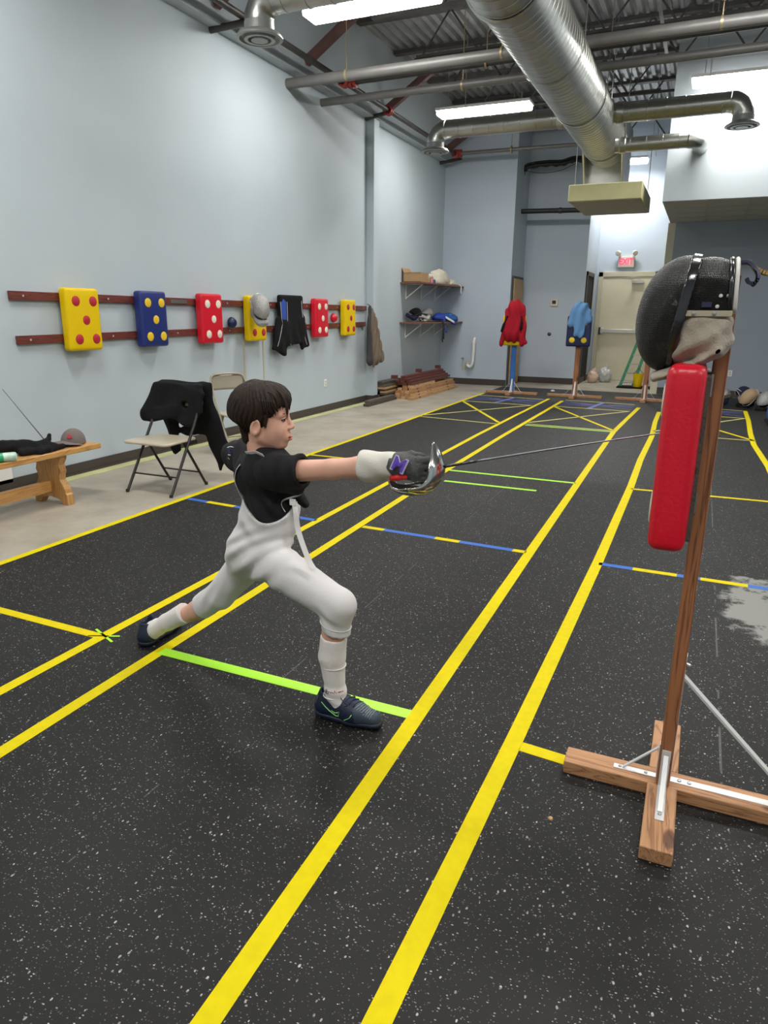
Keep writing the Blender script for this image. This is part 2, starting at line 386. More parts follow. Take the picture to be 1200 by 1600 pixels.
# middle wall set back, with the toilet door in its left return
st(box('wall_far_middle', -3.75, -2.42, 16.0, 17.8, 0, DECK, M['wall2']))
st(box('wall_exit', -2.42, XR, 17.6, 17.8, 0, DECK, M['wall2']))
st(box('wall_alcove_right', -.83, -.70, 14.9, 17.6, 0, 3.15, M['cream']))
st(box('wall_far_right', -.70, XR, 14.9, 15.1, 0, 3.15, M['wallgrey']))
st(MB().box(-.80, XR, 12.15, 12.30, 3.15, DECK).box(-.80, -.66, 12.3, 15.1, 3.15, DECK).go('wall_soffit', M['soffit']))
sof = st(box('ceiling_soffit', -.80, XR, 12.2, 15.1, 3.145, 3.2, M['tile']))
g = MB()
for x in np.arange(-.2, XR, .61): g.box(x-.012, x+.012, 12.32, 14.9, 3.137, 3.146)
for y in np.arange(12.9, 14.9, .61): g.box(-.66, XR, y-.012, y+.012, 3.137, 3.146)
g.go('ceiling_grid', M['creamf'], sof)
st(box('wall_right', XR, XR+.2, YN-.2, 17.8, 0, DECK+.2, M['wall']))
st(box('wall_near', XL, XR, YN-.2, YN, 0, DECK+.2, M['wall']))
# corrugated metal deck
v = []; f = []; xs = []
x = -6.0; pitch = .15
while x < XR+.1: xs += [(x, 0), (x+.05, 0), (x+.075, .05), (x+.125, .05)]; x += pitch
for xx, zz in xs: v += [(xx, YN, DECK+zz), (xx, 17.8, DECK+zz)]
for i in range(len(xs)-1): f.append((2*i, 2*i+2, 2*i+3, 2*i+1))
n0 = len(v)
ceil = st(mk('ceiling', v, f, M['deck'])); ceil.modifiers.new('s', 'SOLIDIFY').thickness = .01
st(box('ceiling_slab', -6.2, XR+.2, YN-.2, 18, DECK+.08, DECK+.2, M['steel']))
# baseboards
st(MB().box(XL, XL+.012, YN, 11.10, 0, .105).box(XL+.012, XL+.03, YN, 11.10, 0, .02).go('baseboard_left', M['base']))
st(MB().box(XL, XL+.012, 11.29, YF, 0, .105).box(XL, XL+.142, 11.088, 11.1, 0, .105).box(XL+.13, XL+.142, 11.1, 11.29, 0, .105).go('baseboard_left_far', M['base']))
st(box('baseboard_far_left', XL, -3.74, YF-.012, YF, 0, .13, M['base']))
st(box('baseboard_far_middle', -3.75, -2.41, 15.988, 16.0, 0, .13, M['base']))
st(box('baseboard_far_right', -.70, XR, YF-.012, YF, 0, .13, M['base']))
st(box('baseboard_alcove', -2.42, -2.408, 16.0, 17.6, 0, .12, M['base']))
# strip of yellowish old adhesive along the wall foot
st(box('trim_3', XL+.03, XL+.16, YN, 11.05, 0, .004, mat('old_adhesive', (.50, .52, .26), .6, var=.15, vscale=4)))
# painted shadow-free strip conduit etc. come later
# door in the left return (wood), seen almost edge on
d1 = st(box('door_1', -3.76, -3.715, 14.98, 15.86, 0, 2.25, mat('dark_door_frame', (.05, .045, .05), .5)))
dw = MB().box(-3.715, -3.70, 15.02, 15.82, .02, 2.20).go('door_leaf', wood('birch_veneer', (.50, .33, .17), (.38, .23, .11), 'Z', .5, knots=False), d1)
MB().lathe([(.0, .0), (.028, .0), (.03, .03), (.0, .045)], (-3.70, 15.10, 1.0), (1, 0, 0), 12).go('door_knob', M['screw'], dw, smooth=True)
# doorway in the alcove's left side; black panel paints the unlit room beyond
d2 = st(MB().box(-2.42, -2.39, 16.10, 16.18, 0, 2.38).box(-2.42, -2.39, 17.02, 17.10, 0, 2.38).box(-2.42, -2.39, 16.10, 17.10, 2.30, 2.38).go('door_2', M['base']))
MB().box(-2.42, -2.412, 16.18, 17.02, 0, 2.30).go('painted_dark_panel', mat('unlit_room_black', (.006, .006, .007), .9), d2)
# exit door
DY = 17.6
d3 = st(MB().box(-2.36, -2.26, DY-.05, DY, 0, 2.44).box(-1.14, -1.04, DY-.05, DY, 0, 2.44).box(-2.36, -1.04, DY-.05, DY, 2.33, 2.44).go('door_3', M['creamf'], bevel=.006))
leaf = MB().box(-2.26, -1.14, DY-.03, DY-.002, .01, 2.33).go('door_leaf', M['cream'], d3, bevel=.004)
pb = MB().box(-2.22, -1.18, DY-.10, DY-.05, 1.09, 1.17).box(-2.24, -2.14, DY-.11, DY-.03, 1.07, 1.19).box(-1.26, -1.16, DY-.11, DY-.03, 1.07, 1.19).go('panic_bar', mat('brushed_aluminium', (.55, .55, .53), .35, metal=.8), leaf, bevel=.005)
MB().box(-2.25, -2.21, DY-.115, DY-.03, 1.05, 1.21).go('latch_housing', M['black'], leaf)
MB().box(-1.62, -1.36, DY-.09, DY-.03, 2.19, 2.25).bar((-1.6, DY-.1, 2.27), (-1.8, DY-.25, 2.3), .03, .012).bar((-1.8, DY-.25, 2.3), (-1.45, DY-.05, 2.34), .03, .012).go('door_closer', mat('closer_silver', (.5, .5, .47), .4, metal=.5), leaf)
MB().box(-2.36, -1.04, DY-.12, DY, 0, .012).go('threshold', M['screw'], d3)

# exit sign
sg = thing('exit_sign', 'cream exit sign with red letters and two lamp heads above the cream door', 'exit sign', (-1.80, DY-.03, 2.62))
MB().box(-1.96, -1.61, DY-.075, DY-.002, 2.53, 2.77).go('housing', mat('sign_beige', (.62, .58, .48), .5), sg, bevel=.01)
fc = MB().box(-1.93, -1.64, DY-.079, DY-.075, 2.56, 2.74).go('face', mat('sign_face', (.60, .52, .46), .4), sg)
text_part('EXIT', .19, mat('exit_red', (.9, .03, .09), .4, emit=(1, .03, .12), es=1.1), sg, Matrix.Translation((-1.785, DY-.082, 2.65)) @ Euler((R_(90), 0, 0)).to_matrix().to_4x4() @ Matrix.Diagonal((.78, 1.0, 1, 1)), .001)
for s_ in (-1, 1):
    h_ = MB().lathe([(.0, -.01), (.05, -.01), (.062, .05), (.055, .065), (.0, .07)], (-1.785+s_*.17, DY-.09, 2.84), (s_*.35, -.9, -.25), 14).go('lamp_head', mat('lamp_head_beige', (.6, .57, .48), .4), sg, smooth='auto')
    MB().tube([(-1.785+s_*.12, DY-.05, 2.76), (-1.785+s_*.17, DY-.07, 2.83)], .012, 8).go('swivel_arm', M['creamf'], h_)

# ================================================================ MAT AND TAPE
T = .008
mt = tag(MB().box(-3.76, 5.6, YN+.05, 14.75, 0, T).go('rubber_mat', M['rubber'], loc=(0, 0, 0)), 'black speckled rubber sports mat covering most of the floor', 'mat')
tz = T+.0006
def tape(pts, wd, m=None, label=None, z=None, name='floor_tape', lift=0):
    global tz
    z0 = T; z1 = (T+.0012+lift) if z is None else z
    mb = MB(); pts = [Vector((p[0], p[1], 0)) for p in pts]
    L_, R2 = [], []
    for i, p in enumerate(pts):
        a = pts[max(i-1, 0)]; b = pts[min(i+1, len(pts)-1)]; d = (b-a).normalized(); nn = Vector((-d.y, d.x, 0))
        L_.append(p+nn*wd/2); R2.append(p-nn*wd/2)
    v = [(p.x, p.y, z1) for p in L_]+[(p.x, p.y, z1) for p in R2]+[(p.x, p.y, z0-.001) for p in L_]+[(p.x, p.y, z0-.001) for p in R2]; n = len(pts); f = []
    for i in range(n-1):
        f += [(i, i+1, n+i+1, n+i), (i, 2*n+i, 2*n+i+1, i+1), (n+i, n+i+1, 3*n+i+1, 3*n+i)]
    f += [(0, n, 3*n, 2*n), (n-1, 3*n-1, 4*n-1, 2*n-1)]
    o = MB().add(v, f).go(name, m or M['tapeY'], mt)
    if label: o['label'] = label
    return o
def wig(x, y0, y1, amp, ph=0, bend=()):
    out = []; n = 26
    for i in range(n+1):
        y = y0+(y1-y0)*i/n; xx = x+amp*math.sin(y*.9+ph)
        for (yb, dx) in bend:
            xx += dx*math.exp(-((y-yb)/1.6)**2)
        out.append((xx, y))
    return out
tape(wig(-3.745, -3.5, 13.3, .006), .055)
tape([(-2.43, -3.5), (-2.43, 1.7), (-2.44, 3.15), (-2.475, 8.6), (-2.46, 10.5), (-2.43, 12.95)], .055)
tape([(-2.05, -3.5), (-2.07, 1.4), (-2.09, 2.96), (-2.15, 6), (-2.165, 8.7), (-2.15, 12.75)], .058)
tape([(-.80, -3.5), (-.81, .9), (-.83, 2.2), (-.86, 4.4), (-.90, 7.5), (-.925, 9.6), (-.88, 11), (-.83, 12.4)], .062)
tape([(-.49, -3.5), (-.47, 1.06), (-.45, 2.2), (-.43, 4.3), (-.43, 6.5), (-.45, 7.8), (-.44, 9.5), (-.48, 10.8), (-.49, 12.0)], .062)
tape([(.80, -3.5), (.78, 8.0), (.72, 9.4), (.73, 10.3), (.77, 11.6), (.78, 12.8)], .062)
tape([(-2.08, 2.225), (-.86, 2.215)], .058, M['tapeG'], 'neon green tape', lift=.0004)
tape([(-2.52, 2.27), (-2.35, 2.20)], .012, M['tapeG'], 'neon green scrap'); tape([(-2.50, 2.20), (-2.36, 2.26)], .01, M['tapeG'], 'neon green scrap')
tape([(-3.72, 2.24), (-2.46, 2.22)], .05); tape([(-.42, 2.19), (-.20, 2.17)], .055)
tape([(-2.02, 5.965), (-1.17, 5.965)], .045, M['tapeG'], 'neon green tape'); tape([(-2.12, 6.42), (-.9, 6.41)], .045, M['tapeG'], 'neon green tape')
tape([(-2.11, 9.64), (-.95, 9.60)], .045, M['tapeG'], 'neon green tape')
tape([(-3.72, 6.48), (-2.47, 6.46)], .045); tape([(-.42, 6.41), (.78, 6.46)], .045)
def striped(x0, x1, y0, y1, cuts, first):
    xs_ = [x0]+cuts+[x1]
    for i in range(len(xs_)-1):
        ya = y0+(y1-y0)*(xs_[i]-x0)/(x1-x0); yb = y0+(y1-y0)*(xs_[i+1]-x0)/(x1-x0); bl = (i % 2 == 0) == (first == 'b')
        tape([(xs_[i], ya), (xs_[i+1], yb)], .05, M['tapeB'] if bl else M['tapeY'], 'blue tape' if bl else None)
striped(-2.08, -.88, 4.35, 4.30, [-1.91, -1.52, -1.34, -.97-.06+.06], 'y')
striped(-.42, .78, 4.28, 4.26, [-.22, .03, .08+.08, .41-.0], 'b')
striped(-3.71, -2.46, 4.43, 4.34, [-3.51, -3.23+.0, -2.9, -2.62], 'b')
# star patterns at the far end of each lane
for (a, b) in ((-3.72, -2.5), (-2.12, -.93), (-.45, .74)):
    m_ = M['tapeYf']; c = (a+b)/2
    tape([(a, 9.9), (b, 11.85)], .04, m_); tape([(a, 11.85), (b, 9.7)], .05, M['tapeY']); tape([(a, 9.75), (b, 9.7 if a > -3 else 9.57)], .035, m_)
    tape([(a, 11.9), (b, 11.85)], .04, m_); tape([(a, 12.9), (b, 12.8)], .04, m_)
    for (p, q) in (((a, 12.75), (b, 12.05)), ((a, 12.05), (b, 12.7)), ((a, 12.5), (b, 12.35)), ((a, 12.3), (b, 12.55))):
        tape([p, q], .028, M['tapeBd'], 'indigo tape')
    tape([(c-.05, 11.9), (c+.08, 12.85)], .07, M['tapeBd'], 'indigo tape', lift=.0006)

# ================================================================ CEILING STEEL AND SERVICES
JN = [0]
def joist(y, label, x0=-5.08, x1=XR-.02, zb=4.93, zt=5.48):
    t = thing('open_web_joist', label, 'joist', (0, y, zb), 'steel joists under the deck')
    xe = -4.1 if x0 < -5 else x0+.4
    MB().box(xe-.05, x1-.25, y-.055, y+.055, zb, zb+.045).go('bottom_chord', M['steel'], t)
    MB().box(x0, x1, y-.06, y+.06, zt, zt+.05).go('top_chord', M['steel'], t)
    w_ = MB(); x = xe; k = 0; step = .42
    while x < x1-.7:
        a = (x, y, zb+.02 if k % 2 == 0 else zt+.02); b = (x+step, y, zt+.02 if k % 2 == 0 else zb+.02)
        w_.tube([a, b], .013, 6); x += step; k += 1
    w_.go('web_bars', M['steel'], t)
    return t
jy = [7.45, 8.95, 10.45, 11.8, 13.3, 14.75]
for y, lb in zip(jy, ('crossing above the nearer visible light', 'crossing above the thick grey roof pipe', 'crossing just beyond the two grey roof pipes', 'crossing above the light left of the big duct', 'crossing just beyond the buff air box', 'crossing in front of the far wall')):
    joist(y, 'dark open-web steel joist under the deck, '+lb, x1=XR-.02 if y < 12 else -.84)
joist(5.95, 'dark open-web steel joist under the deck, crossing over the top edge of the photo')
joist(16.5, 'dark open-web steel joist over the exit alcove', -2.38, -.2)
def brace(y0, z0, x1, y1, z1, label):
    t = tag(MB().bar((XL+.16, y0, z0), (x1, y1, z1), .09, .07).bar((XL+.16, y0, z0+.04), (x1, y1, z1+.04), .02, .1).go('wall_brace', M['redsteel'], loc=(XL+.16, y0, z0)), label, 'brace', 'red steel braces from the left wall')
for y, lb in ((8.95, 'rust red steel brace rising from the left wall, the nearest one wholly in view'), (11.45, 'rust red steel brace above the wall pilaster'), (14.45, 'rust red steel brace nearest the far left corner'), (7.05, 'rust red brace end at the top edge left of the round diffuser')):
    brace(y, 4.58, -4.1, y, 5.2, lb)
# bridging angle along the room
tag(MB().bar((-2.75, 6, 4.9), (-2.75, 14.8, 4.9), .04, .04).go('bridging_angle', M['steel'], loc=(-2.75, 6, 4.9)), 'thin steel angle running lengthwise under the joists left of the big duct', 'bracing')
tag(MB().bar((-.9, 4, 4.9), (-.9, 12.1, 4.9), .035, .035).go('bridging_angle', mat('pale_strut', (.35, .35, .36), .5), loc=(-.9, 4, 4.9)), 'thin pale strut running lengthwise right of the big duct', 'bracing')

def lamp(x, y, label, gl='ceiling fluorescent lights', L_=1.5):
    z = 4.6
    t = thing('fluorescent_light', label, 'ceiling light', (x, y, z), gl)
    MB().box(x-L_/2, x+L_/2, y-.15, y+.15, z-.05, z+.02).go('lens', M['lamp'], t, bevel=.025)
    MB().box(x-L_/2-.01, x+L_/2+.01, y-.16, y+.16, z+.02, z+.06).go('fixture_body', M['white'], t)
    for s_ in (-1, 1): MB().tube([(x+s_*.6, y, z+.05), (x+s_*.6, y, DECK)], .006, 6).go('suspension_rod', M['screw'], t)
    ld = bpy.data.lights.new('lamp_glow', 'AREA'); ld.shape = 'RECTANGLE'; ld.size = L_-.06; ld.size_y = .26; ld.energy = LAMP_W; ld.color = (1, .975, .93)
    lo = bpy.data.objects.new('lamp_glow', ld); COL.objects.link(lo); lo.parent = t; lo.location = (0, 0, -.058)
lamp(-3.60, 7.70, 'long white fluorescent ceiling light beside the round diffuser at the top')
lamp(-3.60, 11.95, 'long white fluorescent ceiling light left of the big duct, above the silver branch duct')
lamp(.20, 11.72, 'long white fluorescent ceiling light against the high white wall at right')
for x, y, lb in ((.20, 7.7, 'right of the big duct above the top of the frame'), (-3.6, 3.45, 'overhead at left above the bench'), (.2, 3.45, 'overhead above the nearest striking dummy'), (-3.6, -.8, 'behind the camera at left'), (.2, -.8, 'directly behind the camera'), (4.0, 3.45, 'overhead at the far right side of the hall'), (4.0, 7.7, 'right side of the hall before the slate alcove'), (4.0, -.8, 'behind the camera at right')):
    lamp(x, y, 'long white fluorescent ceiling light '+lb)
lamp(-1.93, 16.8, 'unseen fill light added inside the exit alcove, shaped as a ceiling fixture', L_=.9)  # added fill light, built as a fixture, to brighten the far walls
def ribbed(mb, a, b, r, pitch=.11, n=28, depth=.006):
    a = Vector(a); b = Vector(b); L_ = (b-a).length; d = (b-a)/L_; k = int(L_/pitch); pts = []; rs = []
    for i in range(k+1):
        c = i*pitch
        for o_, dr in ((0, 0), (pitch*.90, 0), (pitch*.90+depth*.4, depth), (pitch*.97, depth), (pitch*.97+depth*.4, 0)):
            if c+o_ < L_: pts.append(a+d*(c+o_)); rs.append(r+dr)
    pts.append(b); rs.append(r); mb.tube(pts, rs, n); return mb
def diffuser(c, t, r=.21, name='round_diffuser'):
    x, y, z = c
    o = MB().lathe([(.13, .12), (.135, .05), (r*.9, .03), (r, .0), (r, -.008), (r*.86, -.012), (r*.8, .015), (r*.66, .02), (r*.66, -.018), (r*.5, -.018), (r*.48, .015), (r*.36, .015), (r*.36, -.022), (r*.16, -.024), (.001, -.02)], c, (0, 0, 1), 36).go(name, M['diff'], t, smooth='auto')
    return o
def elbow(mb, c, r, R0, x_dir, n=20):
    """90 degree bend from horizontal (x) to straight down; c = centre of horizontal end"""
    pts = []
    for i in range(7):
        a = R_(90*i/6); pts.append(Vector((c[0]+x_dir*R0*math.sin(a), c[1], c[2]-R0*(1-math.cos(a)))))
        if i < 6:
            pass
    rs = [r+(.004 if i % 2 else 0) for i in range(7)]
    mb.tube(pts, rs, n); return pts[-1]
DX, DZ, DR = -1.78, 4.12, .325
main = thing('spiral_duct', 'big round silver spiral duct running the length of the ceiling', 'duct', (DX, 6, DZ))
ribbed(MB(), (DX, -2, DZ), (DX, 6.35, DZ), DR+.012, .16, 36, .003).go('duct_tube', M['galv'], main, smooth='auto')
ribbed(MB(), (DX, 6.35, DZ), (DX, 12.9, DZ), DR, .115, 40, .0036).go('duct_tube', M['galv'], main, smooth='auto')
MB().lathe([(DR+.02, 0), (DR+.035, .01), (DR+.035, .05), (DR+.02, .06)], (DX, 6.33, DZ), (0, 1, 0), 36).go('joint_band', M['galv'], main, smooth='auto')
# boot that turns down into the ceiling box, with flat cheeks
b_ = MB(); b_.prism([(12.0, 4.35), (12.9, 4.47), (13.55, 4.47), (13.55, 3.45), (12.75, 3.45), (12.5, 3.8)], 'YZ', DX-.31, DX-.28); b_.prism([(12.0, 4.35), (12.9, 4.47), (13.55, 4.47), (13.55, 3.45), (12.75, 3.45), (12.5, 3.8)], 'YZ', DX+.28, DX+.31)
b_.box(DX-.29, DX+.29, 12.85, 13.52, 3.45, 4.45); b_.go('duct_boot', M['galv'], main, bevel=.01)
for y in (5.2, 8.2, 10.0, 12.3):
    for sx in (-1, 1): MB().tube([(DX+sx*(DR+.01), y, DZ), (DX+sx*(DR+.01), y, DECK)], .006, 6).go('hanger_rod', M['galv'], main)
    MB().lathe([(DR+.008, -.02), (DR+.014, -.02), (DR+.014, .02), (DR+.008, .02)], (DX, y, DZ), (0, 1, 0), 30).go('hanger_strap', M['galv'], main, smooth='auto')
bx = thing('ceiling_air_box', 'flat buff yellow air box hanging at the far end of the big duct', 'air box', (-1.65, 12, 3.19))
MB().box(-2.19, -1.10, 12.02, 13.75, 3.195, 3.435).go('box_shell', M['yellowbox'], bx, bevel=.008)
MB().box(-2.16, -1.13, 12.05, 13.72, 3.188, 3.197).go('underside_panel', mat('buff_liner', (.47, .43, .33), .8, bump=.4, bscale=60), bx)
for px_, py_ in ((-2.15, 12.3), (-1.14, 13.5)): MB().tube([(px_, py_, 3.43), (px_, py_, DECK)], .006, 6).go('hanger_rod', M['screw'], bx)
MB().box(-2.1, -1.95, 13.3, 13.7, 3.43, 3.55).go('junction_box', mat('pinkish_liner', (.50, .43, .41), .7), bx)
def branch(y, x1, r, xd, label, zz=4.14, R0=.17):
    mb = ribbed(MB(), (DX+xd*(DR-.03), y, zz), (x1-xd*R0, y, zz), r, .23, 24, .005); t = mb.go('branch_duct', M['galv'], main, smooth='auto'); t['label'] = label
    mb = MB(); e = elbow(mb, (x1-xd*R0, y, zz), r+.003, R0, xd); mb.go('elbow', M['galv'], t, smooth='auto')
    MB().lathe([(r+.004, 0), (r+.012, .008), (r+.012, .09), (r+.004, .1)], (DX+xd*(DR+.02), y, zz), (xd, 0, 0), 24).go('collar', M['galv'], t, smooth='auto')
    dd = diffuser((x1, y, e.z-.12), t)
    MB().tube([(x1, y, e.z+.01), (x1, y, e.z-.06)], r, 20).go('neck', M['galv'], t, smooth='auto')
    for hx in ((x1+DX)/2-.7*xd, x1-.45*xd): MB().tube([(hx, y, zz+r), (hx, y, DECK)], .005, 6).go('hanger_rod', M['screw'], t)
branch(11.0, -4.05, .125, -1, 'silver branch duct below the light left of the big duct')
branch(11.0, .14, .125, 1, 'silver branch duct at upper right')
branch(6.1, -3.95, .125, -1, 'silver branch duct at the top left of the ceiling')
t = ribbed(MB(), (DX+DR-.05, 11.72, 3.88), (-.52, 11.72, 3.88), .10, .22, 24, .004).go('branch_duct', M['galv'], main, smooth='auto'); t['label'] = 'short silver branch duct turning into the high white wall'
MB().lathe([(.103, 0), (.112, .01), (.112, .08), (.103, .09)], (DX+DR+.01, 11.72, 3.88), (1, 0, 0), 24).go('collar', M['galv'], t, smooth='auto')
pts = [Vector((-.52+.16*math.sin(R_(a)), 11.72+.16*(1-math.cos(R_(a))), 3.88-.02*a/90)) for a in range(0, 91, 15)]+[Vector((-.36, 12.15, 3.86))]
MB().tube(pts, [.104, .108, .104, .108, .104, .108, .104, .104], 22).go('elbow', M['galv'], t, smooth='auto')
# lengthwise and crosswise pipes
M['brass'] = mat('brass_hanger', (.45, .36, .2), .4, metal=.6)
def pipe(name, pts, r, m, label, cat='pipe', parts=(), group=None):
    t = thing(name, label, cat, pts[0], group); MB().tube(pts, r, 14).go('pipe_run', m, t, smooth='auto')
    for fn in parts: fn(t)
    return t
def coupling(p, ax):
    def f_(t):
        c = MB().lathe([(.045, -.05), (.075, -.045), (.075, -.012), (.055, -.005), (.055, .005), (.075, .012), (.075, .045), (.045, .05)], p, ax, 14)
        c.box(p[0]-.03, p[0]+.03, p[1]-.1, p[1]-.06, p[2]-.02, p[2]+.02); c.box(p[0]-.03, p[0]+.03, p[1]+.06, p[1]+.1, p[2]-.02, p[2]+.02)
        c.go('red_coupling', M['redc'], t, smooth='auto')
    return f_
def hangers(ps):
    def f_(t):
        for (x, y, z) in ps:
            MB().tube([(x, y, z), (x, y, DECK)], .006, 6).go('hanger_rod', M['brass'], t); MB().lathe([(.05, -.012), (.066, -.012), (.066, .012), (.05, .012)], (x, y, z), (1, 0, 0), 14).go('pipe_ring', M['brass'], t, smooth='auto')
    return f_
pipe('grey_roof_pipe', [(XL, 8.72, 4.30), (XR, 8.82, 4.36)], .062, M['pipe'], 'thick grey pipe running crosswise from the left wall, the nearer one', parts=[hangers([(-4.4, 8.72, 4.31), (-2.45, 8.74, 4.32), (-.2, 8.76, 4.33)])])
pipe('grey_roof_pipe', [(XL, 9.62, 4.30), (XR, 9.66, 4.36)], .05, M['pipe'], 'grey pipe running crosswise from the left wall, the farther one', parts=[hangers([(-3.2, 9.64, 4.31), (-2.3, 9.64, 4.32), (.3, 9.65, 4.33)])])
spm = pipe('sprinkler_main', [(-4.86, 5.0, 4.50), (-4.86, 14.55, 4.50)], .036, M['pipedk'], 'dark sprinkler pipe along the left wall near the ceiling with red couplings', parts=[coupling((-4.86, 9.55, 4.50), (0, 1, 0)), coupling((-4.86, 11.05, 4.5), (0, 1, 0)), coupling((-4.86, 14.35, 4.50), (0, 1, 0)), coupling((-4.75, 9.62, 4.50), (1, 0, 0)), coupling((-4.78, 14.35, 4.5), (1, 0, 0)), hangers([(-2.9, 9.65, 4.53), (-3.75, 14.37, 4.5)])])
for a_, b_, r_ in (((-4.86, 9.62, 4.50), (XR, 9.75, 4.62), .034), ((XL, 11.05, 4.42), (-4.86, 11.05, 4.47), .03), ((XL, 7.15, 4.41), (-4.55, 7.2, 4.45), .035), ((XL, 14.55, 4.395), (-4.80, 14.55, 4.45), .032)):
    MB().tube([a_, b_], r_, 14).go('branch_pipe', M['pipedk'], spm, smooth='auto')
MB().tube([(-4.86, 14.35, 4.50), (-.85, 14.45, 4.50)], .036, 14).go('branch_pipe', M['pipe'], spm, smooth='auto')
for i, (y, z, r) in enumerate(((10.1, 4.82, .022), (7.9, 4.80, .025), (12.9, 4.85, .02))):
    pipe('conduit', [(XL+1.2, y, z), (XR if y < 12 else -.85, y+.05, z)], r, M['pipedk'], ('thin dark conduit crossing under the joists behind the grey pipes', 'thin dark conduit crossing just in front of the grey pipes', 'thin dark conduit crossing near the far wall')[i])
t = thing('black_pipe_bundle', 'lumpy black wrapped pipe bundle crossing high in front of the far wall', 'pipe', (-3.75, 15.5, 4.35))
pp = curve_pts([(-3.80, 15.55, 4.27), (-3.68, 15.5, 4.38), (-3.3, 15.5, 4.41), (-3.0, 15.5, 4.40), (-2.75, 15.5, 4.45), (-2.4, 15.5, 4.42), (-1.9, 15.5, 4.42)], 6)
MB().tube(pp, [.045+.012*math.sin(i*1.7) for i in range(len(pp))], 10).go('wrapped_pipe', M['black'], t, smooth=True)
MB().tube([Vector(p)+Vector((0, -.02, .05)) for p in pp], .025, 8).go('second_line', M['black'], t, smooth=True)
MB().tube(curve_pts([(-3.7, 15.44, 4.3), (-3.35, 15.44, 4.24), (-3.0, 15.44, 4.27), (-2.7, 15.44, 4.38)], 6), .006, 6).go('loose_wire', M['black'], t)
t = thing('black_pipe', 'straight black pipe crossing lower in front of the far wall', 'pipe', (-3.78, 15.45, 3.52))
MB().tube([(-3.78, 15.45, 3.54), (-1.9, 15.45, 3.50)], .048, 12).go('pipe_run', M['black'], t, smooth='auto')
MB().lathe([(.05, -.03), (.058, -.03), (.058, .03), (.05, .03)], (-2.95, 15.45, 3.523), (1, 0, 0), 14).go('joint_band', M['pipedk'], t, smooth='auto')
# ================================================================ THINGS ON THE LEFT WALL
M['mahog'] = wood('mahogany_stained_board', (.15, .035, .025), (.07, .015, .012), 'Y', 1, .4, knots=False)
M['pine'] = wood('pine', (.46, .27, .13), (.33, .17, .07), 'Y', .8)
M['pineX'] = wood('pine_base', (.42, .215, .10), (.24, .10, .045), 'X', .8)
M['pineY'] = wood('pine_base_lengthwise', (.42, .215, .10), (.24, .10, .045), 'Y', .8)
M['cedar'] = wood('brown_fir_post', (.32, .125, .052), (.14, .045, .018), 'Z', .55)
M['oak'] = wood('honey_oak', (.56, .30, .10), (.42, .20, .06), 'Y', .6, .35, knots=False)
M['oakZ'] = wood('honey_oak_upright', (.50, .27, .09), (.36, .17, .05), 'Z', .6, .4, knots=False)
M['darkwood'] = wood('weathered_dark_wood', (.075, .06, .05), (.03, .024, .02), 'Y', 1, .7)
M['vY'] = mat('yellow_vinyl', (.76, .52, .0), .5, spec=.25, bump=.12, bscale=90)
M['vB'] = mat('blue_vinyl', (.012, .026, .16), .38, bump=.12, bscale=90)
M['vN'] = mat('navy_vinyl', (.008, .014, .07), .4, bump=.12, bscale=90)
M['vR'] = mat('red_vinyl', (.64, .006, .024), .33, bump=.12, bscale=90)
M['dR'] = mat('red_dot', (.45, .015, .03), .5)
M['dY'] = mat('yellow_dot', (.80, .54, .02), .5)
M['dW'] = mat('cream_dot', (.76, .74, .62), .5)
M['bk'] = mat('black_cloth', (.006, .006, .007), .9, spec=.25, bump=.3, bscale=180)
M['zip'] = mat('grey_piping', (.45, .45, .48), .5)

def rail(z0, z1, y0, y1, nm, lb):
    t = thing('mounting_rail', lb, 'rail', (XL, y0, z0))
    v = []; h = .036
    mb = MB().add([(x, y, z+dz) for (y, z) in ((y0, z0), (y1, z1)) for x in (XL, XL+.035) for dz in (-h, h)], [(0, 2, 3, 1), (4, 5, 7, 6), (0, 1, 5, 4), (2, 6, 7, 3), (0, 4, 6, 2), (1, 3, 7, 5)])
    mb.go('rail_board', M['mahog'], t, bevel=.003)
    y = y0+.12
    while y < y1:
        z = z0+(z1-z0)*(y-y0)/(y1-y0)
        MB().lathe([(.0, .002), (.009, .002), (.009, 0)], (XL+.035, y, z), (1, 0, 0), 10).go('screw', M['zip'], t)
        y += .47
    return t
ra = rail(1.605, 1.56, 4.22, 11.04, 1, 'upper dark red wooden rail screwed along the left wall behind the pads')
MB().box(XL+.035, XL+.04, 6.16, 6.42, 1.57, 1.61).go('joining_plate', M['galv'], ra)
rail(1.245, 1.305, 4.24, 11.0, 2, 'lower dark red wooden rail screwed along the left wall behind the pads')

